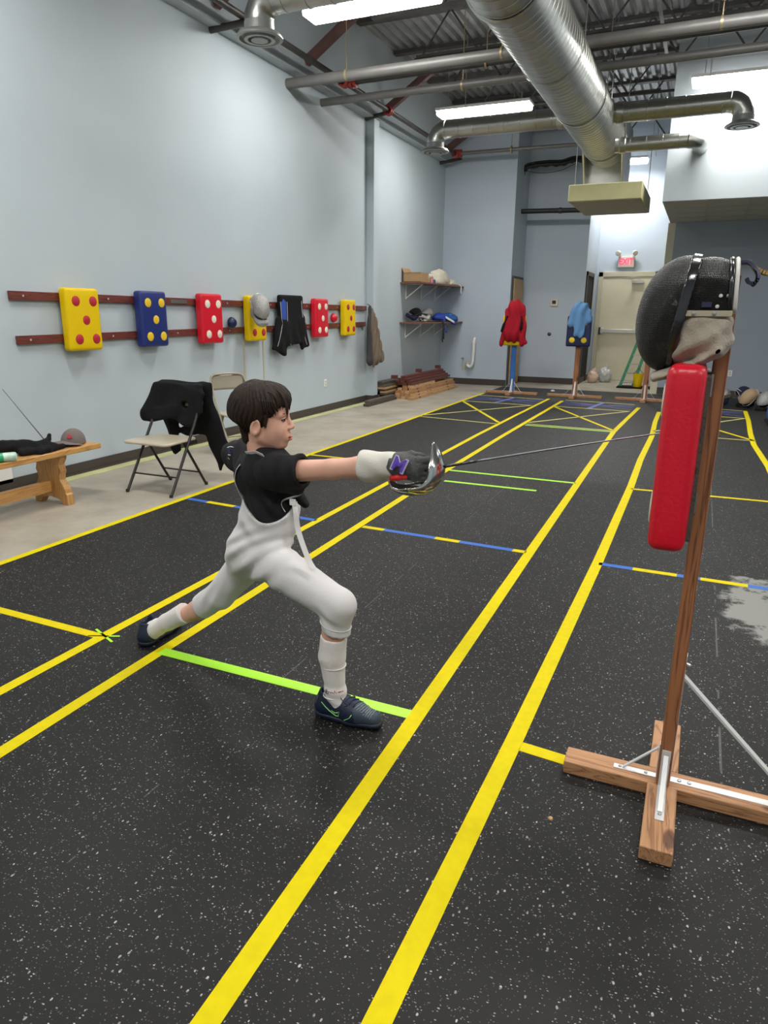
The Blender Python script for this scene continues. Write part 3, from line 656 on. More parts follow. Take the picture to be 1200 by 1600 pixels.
def rbox(c, hs, rad=.02, n=8, crown=.0, axis=0):
    """rounded pillow block: centre c, half sizes hs; crown bulges the +axis face"""
    v = []; f = []; m = n+1
    lin = np.linspace(-1, 1, m)
    def addface(fn):
        k = len(v)
        for a in lin:
            for b in lin: v.append(fn(a, b))
        for i in range(n):
            for j in range(n): f.append((k+i*m+j, k+(i+1)*m+j, k+(i+1)*m+j+1, k+i*m+j+1))
    for ax in range(3):
        for s_ in (-1, 1):
            def fn(a, b, ax=ax, s_=s_):
                p = [0, 0, 0]; o1, o2 = [k for k in range(3) if k != ax]; p[ax] = s_; p[o1] = a; p[o2] = b; return p
            addface(fn)
    out = []
    for p in v:
        q = [p[i]*hs[i] for i in range(3)]
        ins = [max(-(hs[i]-rad), min(hs[i]-rad, q[i]*1.0)) for i in range(3)]
        d = Vector([q[i]-ins[i] for i in range(3)])
        # non uniform sampling near the edge so roundings resolve
        if d.length > 0: d = d.normalized()*rad*(1 if sum(1 for i in range(3) if abs(q[i]) > hs[i]-rad) else 0)
        r = Vector(ins)+d
        if crown and p[axis] == 1:
            o1, o2 = [k for k in range(3) if k != axis]
            r[axis] += crown*(1-p[o1]**2)*(1-p[o2]**2)
        out.append((c[0]+r[0], c[1]+r[1], c[2]+r[2]))
    return out, f
def weld(o, d=.0005):
    bm = bmesh.new(); bm.from_mesh(o.data); bmesh.ops.remove_doubles(bm, verts=bm.verts, dist=d); bmesh.ops.recalc_face_normals(bm, faces=bm.faces)
    for q in bm.faces: q.smooth = True
    bm.to_mesh(o.data); bm.free(); return o
def pillow(name, c, hs, m, parent, rad=.03, crown=0, axis=0, loc=None):
    # sampled coordinates crowd near edges
    v, f = rbox((0, 0, 0), (1, 1, 1), 0, 14, 0, 0)
    out = []
    def sm(t, h):
        # map [-1,1] so that the outer third covers the rounding
        k = .72; a = abs(t); 
        y = (a/k)*(h-rad) if a <= k else (h-rad)+(a-k)/(1-k)*rad
        return math.copysign(y, t)
    for p in v:
        q = [sm(p[i], hs[i]) for i in range(3)]
        ins = [max(-(hs[i]-rad), min(hs[i]-rad, q[i])) for i in range(3)]
        d = Vector([q[i]-ins[i] for i in range(3)])
        if d.length > 1e-9:
            # cube-to-sphere per corner so the surface is a true rounding
            mx = max(abs(x) for x in d); d = d.normalized()*mx
        r = Vector(ins)+d
        if crown:
            o1, o2 = [k for k in range(3) if k != axis]
            if abs(r[axis]) > hs[axis]-rad*1.01: r[axis] += math.copysign(crown*max(0, 1-(r[o1]/hs[o1])**2)*max(0, 1-(r[o2]/hs[o2])**2), r[axis])
        out.append((c[0]+r[0], c[1]+r[1], c[2]+r[2]))
    return weld(mk(name, out, f, m, parent, loc=loc))
def dots(t, pad, plane_x, cy, cz, m, only=None, r=.045, dy=.098, dz=.165):
    """five dots like a die on the face whose outside is +X (local)"""
    for i, (a, b) in enumerate(((-1, 1), (1, 1), (0, 0), (-1, -1), (1, -1))):
        if only is not None and i not in only: continue
        MB().lathe([(0, .003), (r*.93, .003), (r, .001), (r, -.004)], (plane_x, cy+a*dy, cz+b*dz), (1, 0, 0), 22).go('dot', m, pad, smooth='auto')
def wall_pad(y0, m, dm, label):
    W_, HT, TH = .385, .545, .095; cy = y0+W_/2; cz = 1.41; xc = XL+.037+TH/2
    t = thing('target_pad', label, 'wall pad', (XL+.037, cy, cz), 'dotted target pads on the wall rails')
    p = pillow('cushion', (xc, cy, cz), (TH/2, W_/2, HT/2), m, t, .028, .006)
    MB().box(XL+.034, XL+.042, cy-.17, cy+.17, cz-.25, cz+.25).go('backing_board', M['darkwood'], t)
    dots(t, t, xc+TH/2+.003, cy+.01, cz-.005, dm)
    return t
wall_pad(4.69, M['vY'], M['dR'], 'yellow wall pad with five red dots, nearest to the camera')
wall_pad(5.60, M['vB'], M['dY'], 'blue wall pad with five yellow dots')
wall_pad(6.55, M['vR'], M['dW'], 'red wall pad with cream dots, just right of the blue pad')
wall_pad(7.46, M['vY'], M['dR'], 'yellow wall pad with a silver fencing mask hung over it')
wall_pad(9.13, M['vR'], M['dW'], 'red wall pad with cream dots, right of the black vest')
wall_pad(10.05, M['vY'], M['dR'], 'yellow wall pad with red dots, farthest along the rails')

M['meshS'] = mat('silver_mask_mesh', (.42, .42, .41), .45, metal=.7, bump=.8, bscale=160, var=.2, vscale=60)
def blackmesh():
    m = bpy.data.materials.new('black_wire_mesh'); m.use_nodes = True; nt = m.node_tree; N = nt.nodes; L = nt.links; b = N['Principled BSDF']
    tc = N.new('ShaderNodeTexCoord')
    hs = []
    for ax in ('X', 'Z'):
        wv = N.new('ShaderNodeTexWave'); wv.wave_type = 'BANDS'; wv.bands_direction = ax; wv.inputs['Scale'].default_value = 75; wv.inputs['Distortion'].default_value = 1.2; wv.inputs['Detail Scale'].default_value = .6
        L.new(tc.outputs['Object'], wv.inputs['Vector']); hs.append(wv.outputs['Fac'])
    mu = N.new('ShaderNodeMath'); mu.operation = 'MULTIPLY'; L.new(hs[0], mu.inputs[0]); L.new(hs[1], mu.inputs[1])
    n = N.new('ShaderNodeTexNoise'); n.inputs['Scale'].default_value = 60; n.inputs['Detail'].default_value = 4; L.new(tc.outputs['Object'], n.inputs['Vector'])
    n2 = N.new('ShaderNodeTexNoise'); n2.inputs['Scale'].default_value = 9; L.new(tc.outputs['Object'], n2.inputs['Vector'])
    th = N.new('ShaderNodeMath'); th.operation = 'MULTIPLY'; L.new(n.outputs['Fac'], th.inputs[0]); L.new(n2.outputs['Fac'], th.inputs[1])
    r = ramp(N, [(.24, (.009, .009, .009)), (.35, (.018, .0175, .017)), (.45, (.15, .145, .135))]); L.new(th.outputs[0], r.inputs[0]); L.new(r.outputs[0], b.inputs['Base Color'])  # palest stop paints specular flecks of the wire into the base colour
    b.inputs['Roughness'].default_value = .38; b.inputs['Metallic'].default_value = .3
    bp = N.new('ShaderNodeBump'); bp.inputs['Strength'].default_value = .9; bp.inputs['Distance'].default_value = .004; L.new(mu.outputs[0], bp.inputs['Height']); L.new(bp.outputs[0], b.inputs['Normal'])
    return m
M['meshB'] = blackmesh()
M['bib'] = mat('beige_bib_canvas', (.33, .285, .225), .85, bump=.4, bscale=150, var=.12, vscale=9, sheen=.2)
M['vinylblk'] = mat('glossy_black_trim', (.012, .012, .014), .18, bump=.25, bscale=22, coat=.6)
M['webw'] = mat('white_webbing', (.62, .60, .56), .6)

# generic fencing mask, local frame: face towards -X, top +Z, centre at origin
def mask(name_label, loc, rot, mesh_m, bib_m, trim_m, cat='fencing mask', group=None, h=.006, sc=1.0):
    t = thing('fencing_mask', name_label, cat, (0, 0, 0), group)
    s_ = SDF((-.16, -.13, -.20), (.15, .13, .19), h)
    tilt = Euler((0, R_(9), 0)).to_matrix()
    s_.f = s_.ell((-.035, 0, -.005), (.108, .108, .165), tilt).astype(np.float32)
    s_.u(s_.ell((.03, 0, .06), (.105, .100, .095)), .04)
    s_.inter(s_.half((.11, 0, 0), (1, 0, .12)), .006)
    s_.inter(s_.half((-.0, 0, -.03), (.62, 0, -.78)), .01)
    inner = s_.f + .006
    s_.f = np.maximum(s_.f, -np.where(s_.X > -.2, inner, 1)).astype(np.float32) if h < .004 else s_.f
    s_.go('mesh_front', mesh_m, t)
    s_ = SDF((-.14, -.13, -.24), (.13, .13, .06), h)
    a = s_.cone((-.075, 0, -.175), (.06, 0, -.085), .05, .055, ((0, 1, 0), 1.7))
    a = SDF.smin(a, s_.ell((.045, 0, -.03), (.068, .098, .075)), .04)
    s_.f = a.astype(np.float32); s_.noise(.004, 55, 3)
    s_.inter(-s_.ell((-.035, 0, -.005), (.100, .100, .157), tilt)*1.0, .004)
    s_.go('bib', bib_m, t)
    # trim hoop around the face opening and along the back rim
    mb = MB(); pts = []
    for i in range(25):
        a = 2*math.pi*i/24; pts.append((.012+.03*math.cos(a)*.2+ (.045 if math.cos(a) > 0 else -.03)*abs(math.cos(a)), .104*math.sin(a), .005+.152*math.cos(a)))
    mb.tube(pts, .009, 8, cap=False); mb.go('trim_band', trim_m, t, smooth=True)
    MB().tube([(.105-.012*abs(math.cos(a))-(.02 if math.cos(a) < 0 else 0), .088*math.sin(a), .058+.083*math.cos(a)) for a in [math.pi*(-.62+1.24*i/18) for i in range(19)]], .006, 8).go('rear_rim', M['webw'] if mesh_m is M['meshB'] else trim_m, t, smooth=True)
    t.location = loc; t.rotation_euler = rot; t.scale = (sc, sc, sc)
    return t
M['bibw'] = mat('white_bib', (.62, .61, .57), .85, bump=.3, bscale=120)
M['bibn'] = mat('navy_bib', (.015, .02, .06), .8)
wm = mask('silver mesh fencing mask hanging over the yellow pad on the left wall', (-4.96, 7.46, 1.54), (R_(0), R_(-6), R_(148)), M['meshS'], M['meshS'], M['galv'], sc=.98)

# round guards on hooks
def bell(loc, m, label, inner):
    t = thing('bell_guard', label, 'sword guard', loc)
    MB().lathe([(.0, .055), (.03, .052), (.052, .038), (.064, .012), (.066, 0), (.062, 0), (.058, .012), (.045, .032), (.0, .044)], loc, (1, -.3, 0), 24).go('cup', m, t, smooth='auto')
    MB().tube([Vector(loc)+Vector((.0, 0, 0)), Vector(loc)+Vector((-.045, .01, 0))], .008, 8).go('hook', M['screw'], t)
    MB().lathe([(.066, -.003), (.07, 0), (.066, .005)], loc, (1, -.3, 0), 24).go('rim', inner, t, smooth=True)
bell((XL+.06, 7.19, 1.36), M['vN'], 'dark blue round sword guard hanging between the red and yellow pads', M['screw'])
bell((XL+.06, 9.80, 1.41), M['vR'], 'red round sword guard hanging between the last two pads', M['vN'])

# sleeveless black vest with blue armholes and grey piping
t = thing('fencing_vest', 'black sleeveless vest with blue armhole and grey piping hung on the upper rail', 'vest', (-5.17, 8.5, 1.0))
s_ = SDF((-5.215, 7.95, .93), (-5.08, 9.0, 1.75), .008)
body = s_.boxd((-5.16, 8.50, 1.38), (.034, .30, .33), None, .03)
body = SDF.smin(body, s_.boxd((-5.155, 8.24, 1.17), (.028, .17, .22), Euler((R_(-18), 0, 0)).to_matrix(), .03), .05)
body = SDF.smin(body, s_.boxd((-5.155, 8.80, 1.21), (.028, .10, .22), Euler((R_(16), 0, 0)).to_matrix(), .03), .05)
s_.f = body.astype(np.float32); s_.f += (.008*np.sin((s_.Y-8.5)*26+3*np.sin(s_.Z*6))*np.clip((1.55-s_.Z)*2, 0, 1)).astype(np.float32)
s_.sub(s_.boxd((-5.15, 8.66, .98), (.1, .10, .085), Euler((R_(10), 0, 0)).to_matrix(), .03), .02)
s_.inter(-s_.half((XL+.036, 0, 0), (-1, 0, 0))*-1, .001)
s_.go('vest_body', M['bk'], t)
MB().prism([(8.20, 1.60), (8.27, 1.655), (8.33, 1.62), (8.33, 1.34), (8.28, 1.31), (8.24, 1.36)], 'YZ', -5.127, -5.1195).go('blue_panel', mat('royal_blue_cloth', (.02, .07, .38), .7), t, bevel=.002)
for pts in ([(8.19, 1.62), (8.22, 1.36), (8.28, 1.28), (8.35, 1.33), (8.355, 1.62)], [(8.22, 1.33), (8.17, 1.2), (8.09, 1.05)], [(8.34, 1.32), (8.40, 1.15), (8.42, 1.05)], [(8.73, 1.64), (8.76, 1.42), (8.84, 1.35)], [(8.80, 1.36), (8.79, 1.2), (8.86, 1.05)]):
    MB().tube(curve_pts([(-5.121, a, b) for a, b in pts], 5), .0045, 6).go('piping', M['zip'], t)

# brown jacket on the end of the rail
t = thing('jacket', 'grey and brown jacket hanging from the far end of the wall rail', 'jacket', (-5.10, 11.0, .7))
M['jkb'] = mat('brown_jacket_cloth', (.16, .12, .085), .85, bump=.3, bscale=120); M['jkg'] = mat('charcoal_cloth', (.045, .045, .048), .9, bump=.3, bscale=120)
s_ = SDF((-5.25, 10.6, .5), (-4.98, 11.5, 1.68), .009)
s_.f = s_.cone((-5.14, 10.93, 1.55), (-5.13, 10.90, .72), .05, .085, ((1, 0, 0), .6)).astype(np.float32)
s_.inter(s_.half((0, 10.93, 0), (0, 1, 0)), .01); s_.f += (.009*np.sin(s_.Y*60+s_.Z*5)).astype(np.float32); s_.go('dark_side', M['jkg'], t)
s_ = SDF((-5.25, 10.6, .5), (-4.98, 11.5, 1.68), .009)
s_.f = s_.cone((-5.12, 10.95, 1.52), (-5.10, 11.08, .78), .045, .14, ((1, 0, 0), .5)).astype(np.float32)
s_.u(s_.cone((-5.10, 11.0, 1.45), (-5.07, 11.24, .74), .04, .065, ((1, 0, 0), .8)), .02); s_.u(s_.cone((-5.1, 11.0, .75), (-5.1, 11.02, .62), .06, .03, ((1, 0, 0), .5)), .03)
s_.f += (.011*np.sin(s_.Y*55-s_.Z*14)).astype(np.float32); s_.go('brown_side', M['jkb'], t)
MB().tube([(-5.16, 10.98, 1.60), (-5.21, 10.97, 1.63)], .006, 6).go('hanging_loop', M['jkg'], t)

for _o in [t]:
    for _c in _o.children:
        _c.location = (.065, -.06, 0)
# thin vertical raceways under the yellow pad, outlets
for y, lb in ((7.50, 'left'), (7.93, 'right')):
    t = tag(MB().box(XL, XL+.014, y-.012, y+.012, .11, 1.14).go('wire_raceway', M['creamf'], loc=(XL, y, .11)), 'thin cream vertical wire cover below the masked yellow pad, the %s one of two' % lb, 'wire cover')
def outlet(name, loc, nrm, label, cat, m=None):
    t = thing(name, label, cat, loc); x, y, z = loc
    if nrm == 'x':
        MB().box(x, x+.007, y-.036, y+.036, z-.058, z+.058).go('cover_plate', m or M['white'], t, bevel=.003)
        for dz in (-.02, .02): MB().box(x+.006, x+.009, y-.016, y+.016, z+dz-.013, z+dz+.013).go('socket', M['creamf'], t)
    else:
        MB().box(x-.036, x+.036, y-.007, y, z-.058, z+.058).go('cover_plate', m or M['white'], t, bevel=.003)
        for dz in (-.02, .02): MB().box(x-.016, x+.016, y-.009, y-.006, z+dz-.013, z+dz+.013).go('socket', M['creamf'], t)
outlet('wall_outlet', (XL, 9.62, .44), 'x', 'white wall outlet low on the left wall right of the vest', 'outlet')
outlet('wall_outlet', (-4.70, YF, .35), 'y', 'beige wall outlet on the far wall beside the white drain pipe', 'outlet', M['creamf'])
outlet('wall_outlet', (.557, YF, .45), 'y', 'pale wall outlet on the slate wall behind the nearest post', 'outlet')
outlet('wall_fitting', (.62, YF, 2.42), 'y', 'small pale wall box high on the slate wall above the big mask', 'fitting', M['wall'])

# white drain pipe
t = thing('drain_pipe', 'white bent plastic drain pipe on the far wall beside the shelves', 'pipe', (-4.5, 14.8, .38))
MB().tube(curve_pts([(-4.45, 14.84, .98), (-4.45, 14.80, .93), (-4.46, 14.80, .60), (-4.47, 14.80, .46), (-4.52, 14.80, .39), (-4.58, 14.80, .42), (-4.59, 14.82, .48)], 7), .033, 12).go('pipe_bend', M['white'], t, smooth='auto')
MB().lathe([(.03, 0), (.045, 0), (.045, .05), (.03, .05)], (-4.455, 14.80, .88), (0, 0, 1), 14).go('coupling', M['white'], t, smooth='auto')
MB().lathe([(.03, 0), (.05, 0), (.05, .05), (.03, .05)], (-4.585, 14.81, .44), (0, 0, 1), 14).go('trap_nut', M['creamf'], t, smooth='auto')
MB().tube([(-4.70, 14.88, .56), (-4.70, 14.80, .56)], .012, 8).box(-4.73, -4.67, 14.79, 14.81, .55, .57).go('shutoff_valve', M['screw'], t)
# thermostat and round plate
t = thing('thermostat', 'square cream thermostat on the grey blue wall between the far dummies', 'thermostat', (-3.04, 16.0, 1.74))
MB().box(-3.12, -2.96, 15.965, 16.0, 1.66, 1.81).go('housing', M['cream'], t, bevel=.006)
MB().box(-3.08, -3.0, 15.96, 15.967, 1.71, 1.78).go('display', M['jkg'], t)
tag(MB().lathe([(0, .012), (.03, .01), (.042, 0)], (-3.10, 16.0, 1.07), (0, -1, 0), 18).go('round_wall_plate', M['pipedk'], smooth='auto', loc=(-3.10, 16.0, 1.07)), 'small round dark plate on the far wall below the thermostat', 'wall plate')

# ================================================================ SHELVES
def shelf(z, label):
    t = thing('storage_shelf', label, 'shelf', (XL, 13.7, z), 'wooden shelves in the far left corner')
    MB().box(XL, -4.75, 12.56, 14.88, z-.028, z).go('board', wood('shelf_board_%d' % int(z*10), (.20, .085, .05), (.10, .04, .022), 'Y', 1, .5, knots=False), t, bevel=.003)
    for y in (12.85, 13.65, 14.45):
        b = MB().box(XL, XL+.012, y-.012, y+.012, z-.30, z-.028).box(XL, -4.9, y-.012, y+.012, z-.040, z-.028).go('bracket', M['white'], t)
        MB().bar((XL+.01, y, z-.28), (-4.92, y, z-.04), .010, .018).go('brace', M['white'], b)
    return t
shelf(2.04, 'upper brown wooden shelf with white brackets in the far left corner')
shelf(1.325, 'lower brown wooden shelf with white brackets in the far left corner')
zt = 2.04
t = thing('cardboard_box', 'open brown cardboard box at the near end of the upper shelf', 'box', (-5.03, 12.8, zt))
M['card'] = mat('cardboard', (.38, .24, .12), .85, var=.06)
MB().box(-5.20, -4.86, 12.60, 12.62, zt, zt+.17).box(-5.20, -4.86, 13.0, 13.02, zt, zt+.17).box(-5.20, -5.18, 12.62, 13.0, zt, zt+.17).box(-4.88, -4.86, 12.62, 13.0, zt, zt+.17).box(-5.2, -4.86, 12.6, 13.02, zt, zt+.01).go('carton', M['card'], t)
MB().bar((-5.2, 12.6, zt+.17), (-4.86, 12.6, zt+.17), .01, .006).bar((-5.20, 12.81, zt+.17), (-5.24, 12.81, zt+.25), .4, .006, (1, 0, .3)).go('flap', M['card'], t)
def jar(loc, r, h, m, lidm, label, nm='jar', cat='jar'):
    t = thing(nm, label, cat, loc); MB().lathe([(0, .002), (r*.9, 0), (r, .01), (r, h*.8), (r*.8, h*.88)], loc, (0, 0, 1), 18).go('jar_body', m, t, smooth='auto')
    MB().lathe([(r*.86, h*.86), (r*.88, h*.86), (r*.88, h), (0, h)], loc, (0, 0, 1), 18).go('lid', lidm, t, smooth='auto')
M['clr'] = mat('cloudy_plastic', (.62, .60, .50), .3, trans=.3)
jar((-4.82, 13.08, zt), .035, .10, mat('pink_label', (.55, .25, .2), .5), M['dR'], 'small pink and white tub beside the cardboard box on the upper shelf', 'tub', 'tub')
jar((-4.95, 13.30, zt), .07, .17, M['clr'], M['white'], 'cloudy plastic jar on the upper shelf')
jar((-4.86, 13.30, zt), .035, .07, mat('blue_tape_roll', (.02, .05, .35), .5), M['vB'], 'small blue tub in front of the cloudy jar on the upper shelf', 'tub', 'tub')
jar((-5.08, 13.55, zt), .08, .20, M['clr'], M['creamf'], 'taller cloudy jar behind, next to the white bundle on the upper shelf')
t = thing('cloth_bundle', 'heap of off-white fencing clothing on the upper shelf', 'clothes', (-4.98, 14.0, zt))
M['offw'] = mat('offwhite_cloth', (.58, .54, .44), .85, bump=.3, bscale=100, var=.1, vscale=20)
s_ = SDF((-5.25, 13.45, zt-.01), (-4.7, 14.8, zt+.36), .012)
s_.f = s_.ell((-4.99, 13.95, zt+.08), (.19, .38, .22)).astype(np.float32); s_.u(s_.ell((-4.95, 14.35, zt+.03), (.17, .33, .10)), .04); s_.u(s_.cone((-4.8, 14.2, zt+.03), (-4.77, 14.75, zt+.02), .03, .02), .03)
s_.noise(.022, 28, 5); s_.inter(-s_.half((0, 0, zt+.001), (0, 0, 1)), .002); s_.inter(s_.half((-5.235, 0, 0), (-1, 0, 0)), .002)
s_.go('folded_cloth', M['offw'], t)
MB().tube(curve_pts([(-4.78, 14.6, zt+.03), (-4.73, 14.62, zt-.01), (-4.728, 14.63, zt-.10), (-4.73, 14.67, zt-.15), (-4.728, 14.60, zt-.13), (-4.728, 14.62, zt-.04)], 6), .010, 8).go('dangling_strap', M['white'], t, smooth=True)
zt = 1.325
t = mask('black fencing mask at the near end of the lower shelf', (-5.05, 12.86, zt+.145), (0, R_(60), R_(40)), M['meshB'], M['bibn'], M['vinylblk'], h=.012, sc=.8)
t = mask('grey fencing mask in the middle of the lower shelf', (-5.02, 13.42, zt+.15), (0, R_(50), R_(60)), M['meshS'], M['bibw'], M['galv'], h=.012, sc=.8)
def foil(name, a, b, label, guard, grip, group=None, gr=.045, blade=None):
    a = Vector(a); b = Vector(b); d = (b-a).normalized(); t = thing(name, label, 'fencing sword', a, group)
    MB().tube([a, b], [.0045, .002], 8).go('blade', blade or mat('blade_steel', (.25, .25, .26), .3, metal=.9), t, smooth='auto')
    MB().lathe([(.008, 0), (gr*.6, -.004), (gr, -.016), (gr, -.019), (gr*.6, -.008), (.008, -.004)], a, d, 18).go('guard', guard, t, smooth='auto')
    MB().tube([a, a-d*.06, a-d*.14], [.011, .013, .009], 8).go('grip', grip, t, smooth='auto')
    MB().lathe([(.0, -.16), (.011, -.155), (.011, -.14), (0, -.138)], a, d, 10).go('pommel', M['screw'], t, smooth='auto')
    return t
for i, (x0, x1, z, lb) in enumerate(((-4.80, -4.82, .035, 'front'), (-4.86, -4.90, .05, 'middle'), (-4.92, -4.96, .04, 'rear'))):
    foil('foil', (x0, 12.80, zt+z), (x1, 13.75+.03*i, zt+.012), 'silver fencing foil lying along the lower shelf edge, the %s one' % lb, M['galv'], (M['webw'], M['black'], M['vinylblk'])[i], 'foils on the lower shelf', gr=.03, blade=M['galv'])
t = thing('cloth_bundle', 'crumpled bright blue fabric at the far end of the lower shelf', 'clothes', (-5.0, 14.5, zt))
M['blu'] = mat('bright_blue_cloth', (.02, .12, .42), .6, bump=.4, bscale=60, var=.5, vscale=12); M['roy'] = mat('royal_cloth', (.015, .05, .36), .7, bump=.3, bscale=60)
s_ = SDF((-5.24, 13.8, zt-.01), (-4.72, 14.88, zt+.25), .012); s_.f = s_.ell((-4.98, 14.48, zt+.06), (.22, .36, .11)).astype(np.float32); s_.u(s_.ell((-4.9, 14.1, zt+.03), (.15, .22, .07)), .05)
s_.noise(.018, 34, 8); s_.inter(-s_.half((0, 0, zt+.001), (0, 0, 1)), .002); s_.go('folded_cloth', M['blu'], t)
t = thing('cloth_bundle', 'royal blue and white garment draped over the lower shelf edge', 'clothes', (-4.8, 13.9, zt))
s_ = SDF((-5.1, 13.45, zt-.26), (-4.66, 14.3, zt+.22), .010); s_.f = s_.ell((-4.92, 13.85, zt+.08), (.14, .22, .09)).astype(np.float32)
s_.u(s_.cone((-4.80, 13.80, zt+.05), (-4.72, 13.74, zt-.18), .05, .03, ((1, 0, 0), .5)), .03); s_.u(s_.cone((-4.85, 13.9, zt+.05), (-4.70, 14.2, zt-.03), .04, .04, ((1, 0, 0), .6)), .03)
s_.noise(.012, 45, 2); s_.sub(s_.boxd((-5.0, 13.9, zt-.2), (.255, .6, .20)), .004); s_.go('garment', M['roy'], t)
MB().bar((-4.78, 13.85, zt+.09), (-4.70, 14.16, zt-.01), .05, .012, (1, 0, .3)).go('white_stripe', M['white'], t, bevel=.004)
t = thing('hanging_strap', 'black looped strap hanging down from the lower shelf', 'strap', (-4.73, 13.62, zt))
MB().tube(curve_pts([(-4.80, 13.58, zt+.02), (-4.735, 13.58, zt+.005), (-4.73, 13.58, zt-.1), (-4.73, 13.55, zt-.32), (-4.73, 13.58, zt-.38), (-4.73, 13.62, zt-.33), (-4.73, 13.60, zt-.1), (-4.735, 13.6, zt+.004)], 7), .016, 8).go('strap_loop', M['black'], t, smooth=True)
MB().lathe([(0, -.02), (.03, -.015), (.03, .015), (0, .02)], (-4.728, 13.585, zt-.36), (1, 0, 0), 14).go('buckle', M['galv'], t, smooth='auto')

# ================================================================ LUMBER
random.seed(4)
def plank(x, y0, y1, z, w_, h, m, label, group, rz=0):
    L_ = y1-y0
    o = MB().box(-w_/2, w_/2, -L_/2, L_/2, 0, h).go('plank', m, bevel=.002)
    o.location = (x, (y0+y1)/2, z); o.rotation_euler = (0, 0, rz); tag(o, label, 'plank', group); return o
def pick(ms): return ms[random.randrange(len(ms))]
pn = [M['pine'], M['pineY'], wood('pale_pine', (.55, .36, .18), (.42, .25, .11), 'Y', .9)]
for L_, row in enumerate([(-4.60, -4.70, -4.80, -4.90, -5.0), (-4.64, -4.735, -4.83, -4.93), (-4.66, -4.755, -4.85, -4.95), (-4.69, -4.80, -4.90), (-4.71, -4.82)]):
    for k, x in enumerate(row):
        y0 = 11.66+.05*random.random()+.12*L_*.3-(.12 if k == 0 and L_ == 0 else 0); y1 = 14.12-.1*random.random() if L_ < 4 else 13.9
        plank(x, y0, y1 if not (L_ == 4 and k == 0) else 13.0, L_*.047+.002*0, .088, .0455, pn[(L_*2+k) % 3], 'natural pine plank in the lumber pile under the shelves, %s layer, %s from the front' % (('bottom', 'second', 'third', 'fourth', 'fifth')[L_], ('first', 'second', 'third', 'fourth', 'fifth')[k]), 'pine planks under the shelves', R_(random.uniform(-.12, .12)))
mh = [wood('red_brown_plank', (.13, .038, .03), (.08, .02, .016), 'Y', 1, .5, knots=False)]
zz = 5*.047+.002
for L_, row in enumerate([(-4.72, -4.82, -4.92, -5.02), (-4.76, -4.86, -4.96), (-4.81, -4.91), (-4.86,)]):
    for k, x in enumerate(row):
        plank(x, 11.78+.06*random.random(), 13.9+.15*random.random(), zz+L_*.04, .09, .038, mh[0], 'red brown stained plank on top of the lumber pile, %s layer, %s from the front' % (('bottom', 'second', 'third', 'topmost')[L_], ('first', 'second', 'third', 'fourth')[k]), 'red brown planks on the pile', R_(random.uniform(-.15, .15)))
for i, (y, lb) in enumerate(((11.70, 'near end'), (12.75, 'middle'), (13.85, 'far end'))):
    plank(-4.93 if i else -4.99, y, y+.09, zz+4*.04+.001 if i else zz+2*.04+.035+.0, .10, .06, mh[0], 'short red brown block sticking up at the %s of the lumber pile' % lb, 'short blocks on the pile')
dk = [M['darkwood'], wood('grey_board', (.11, .095, .08), (.05, .042, .035), 'Y', 1, .7, knots=False)]
for i, (x, y0, y1, z, w_, h) in enumerate(((-4.93, 10.42, 11.60, 0, .10, .045), (-4.95, 10.5, 11.60, .047, .09, .04), (-5.04, 11.34, 12.3, 0, .09, .045), (-5.14, 11.34, 12.3, 0, .09, .045), (-5.04, 11.34, 12.3, .093, .11, .035), (-5.16, 11.36, 12.4, .046, .10, .04), (-5.04, 11.33, 12.2, .129, .10, .03), (-5.09, 11.36, 12.3, .16, .16, .035), (-5.07, 11.31, 12.4, .196, .16, .03), (-5.10, 11.34, 12.35, .227, .18, .045), (-5.12, 11.33, 12.3, .273, .18, .045))):
    m_ = dk[i % 2] if i not in (6, 8) else M['pine']
    plank(x, y0, y1, z, w_, h, m_, ('longest dark board on the floor sticking out past the wall pilaster', 'dark board on top of the longest dark board', 'dark board on the floor behind the pilaster, front one', 'dark board on the floor behind the pilaster, against the wall', 'dark board second from the floor behind the pilaster, front one', 'dark board second from the floor behind the pilaster, against the wall', 'pale board low in the dark stack behind the pilaster', 'dark board in the middle of the stack behind the pilaster', 'pale thin board in the upper part of the dark stack', 'thick dark board just under the top of the dark stack', 'topmost thick dark board of the stack behind the pilaster')[i], 'dark boards behind the pilaster')

# ================================================================ BENCH AND WHAT LIES ON IT
BZ = .44
t = thing('wooden_bench', 'honey coloured wooden trestle bench standing by the left wall', 'bench', (-4.62, 3.3, 0))
MB().box(-4.80, -4.44, 2.3, 4.265, BZ-.042, BZ).go('seat_board', M['oak'], t, bevel=.005)
prof = [(-4.79, BZ-.042), (-4.47, BZ-.042), (-4.47, .37), (-4.485, .35), (-4.50, .32), (-4.485, .27), (-4.50, .24), (-4.505, .20), (-4.47, .15), (-4.455, .12), (-4.455, .095), (-4.44, .085), (-4.44, 0), (-4.50, 0), (-4.53, .04), (-4.62, .06), (-4.71, .04), (-4.74, 0), (-4.80, 0), (-4.80, .085), (-4.785, .095), (-4.785, .12), (-4.77, .15), (-4.735, .20), (-4.74, .24), (-4.755, .27), (-4.74, .32), (-4.755, .35), (-4.77, .37)]
for y in (3.90, 2.55):
    MB().prism(prof, 'XZ', y-.032, y+.032).go('trestle_end', M['oakZ'], t, bevel=.004)
MB().box(-4.645, -4.605, 2.57, 3.88, .095, .185).go('stretcher', M['oak'], t, bevel=.004)
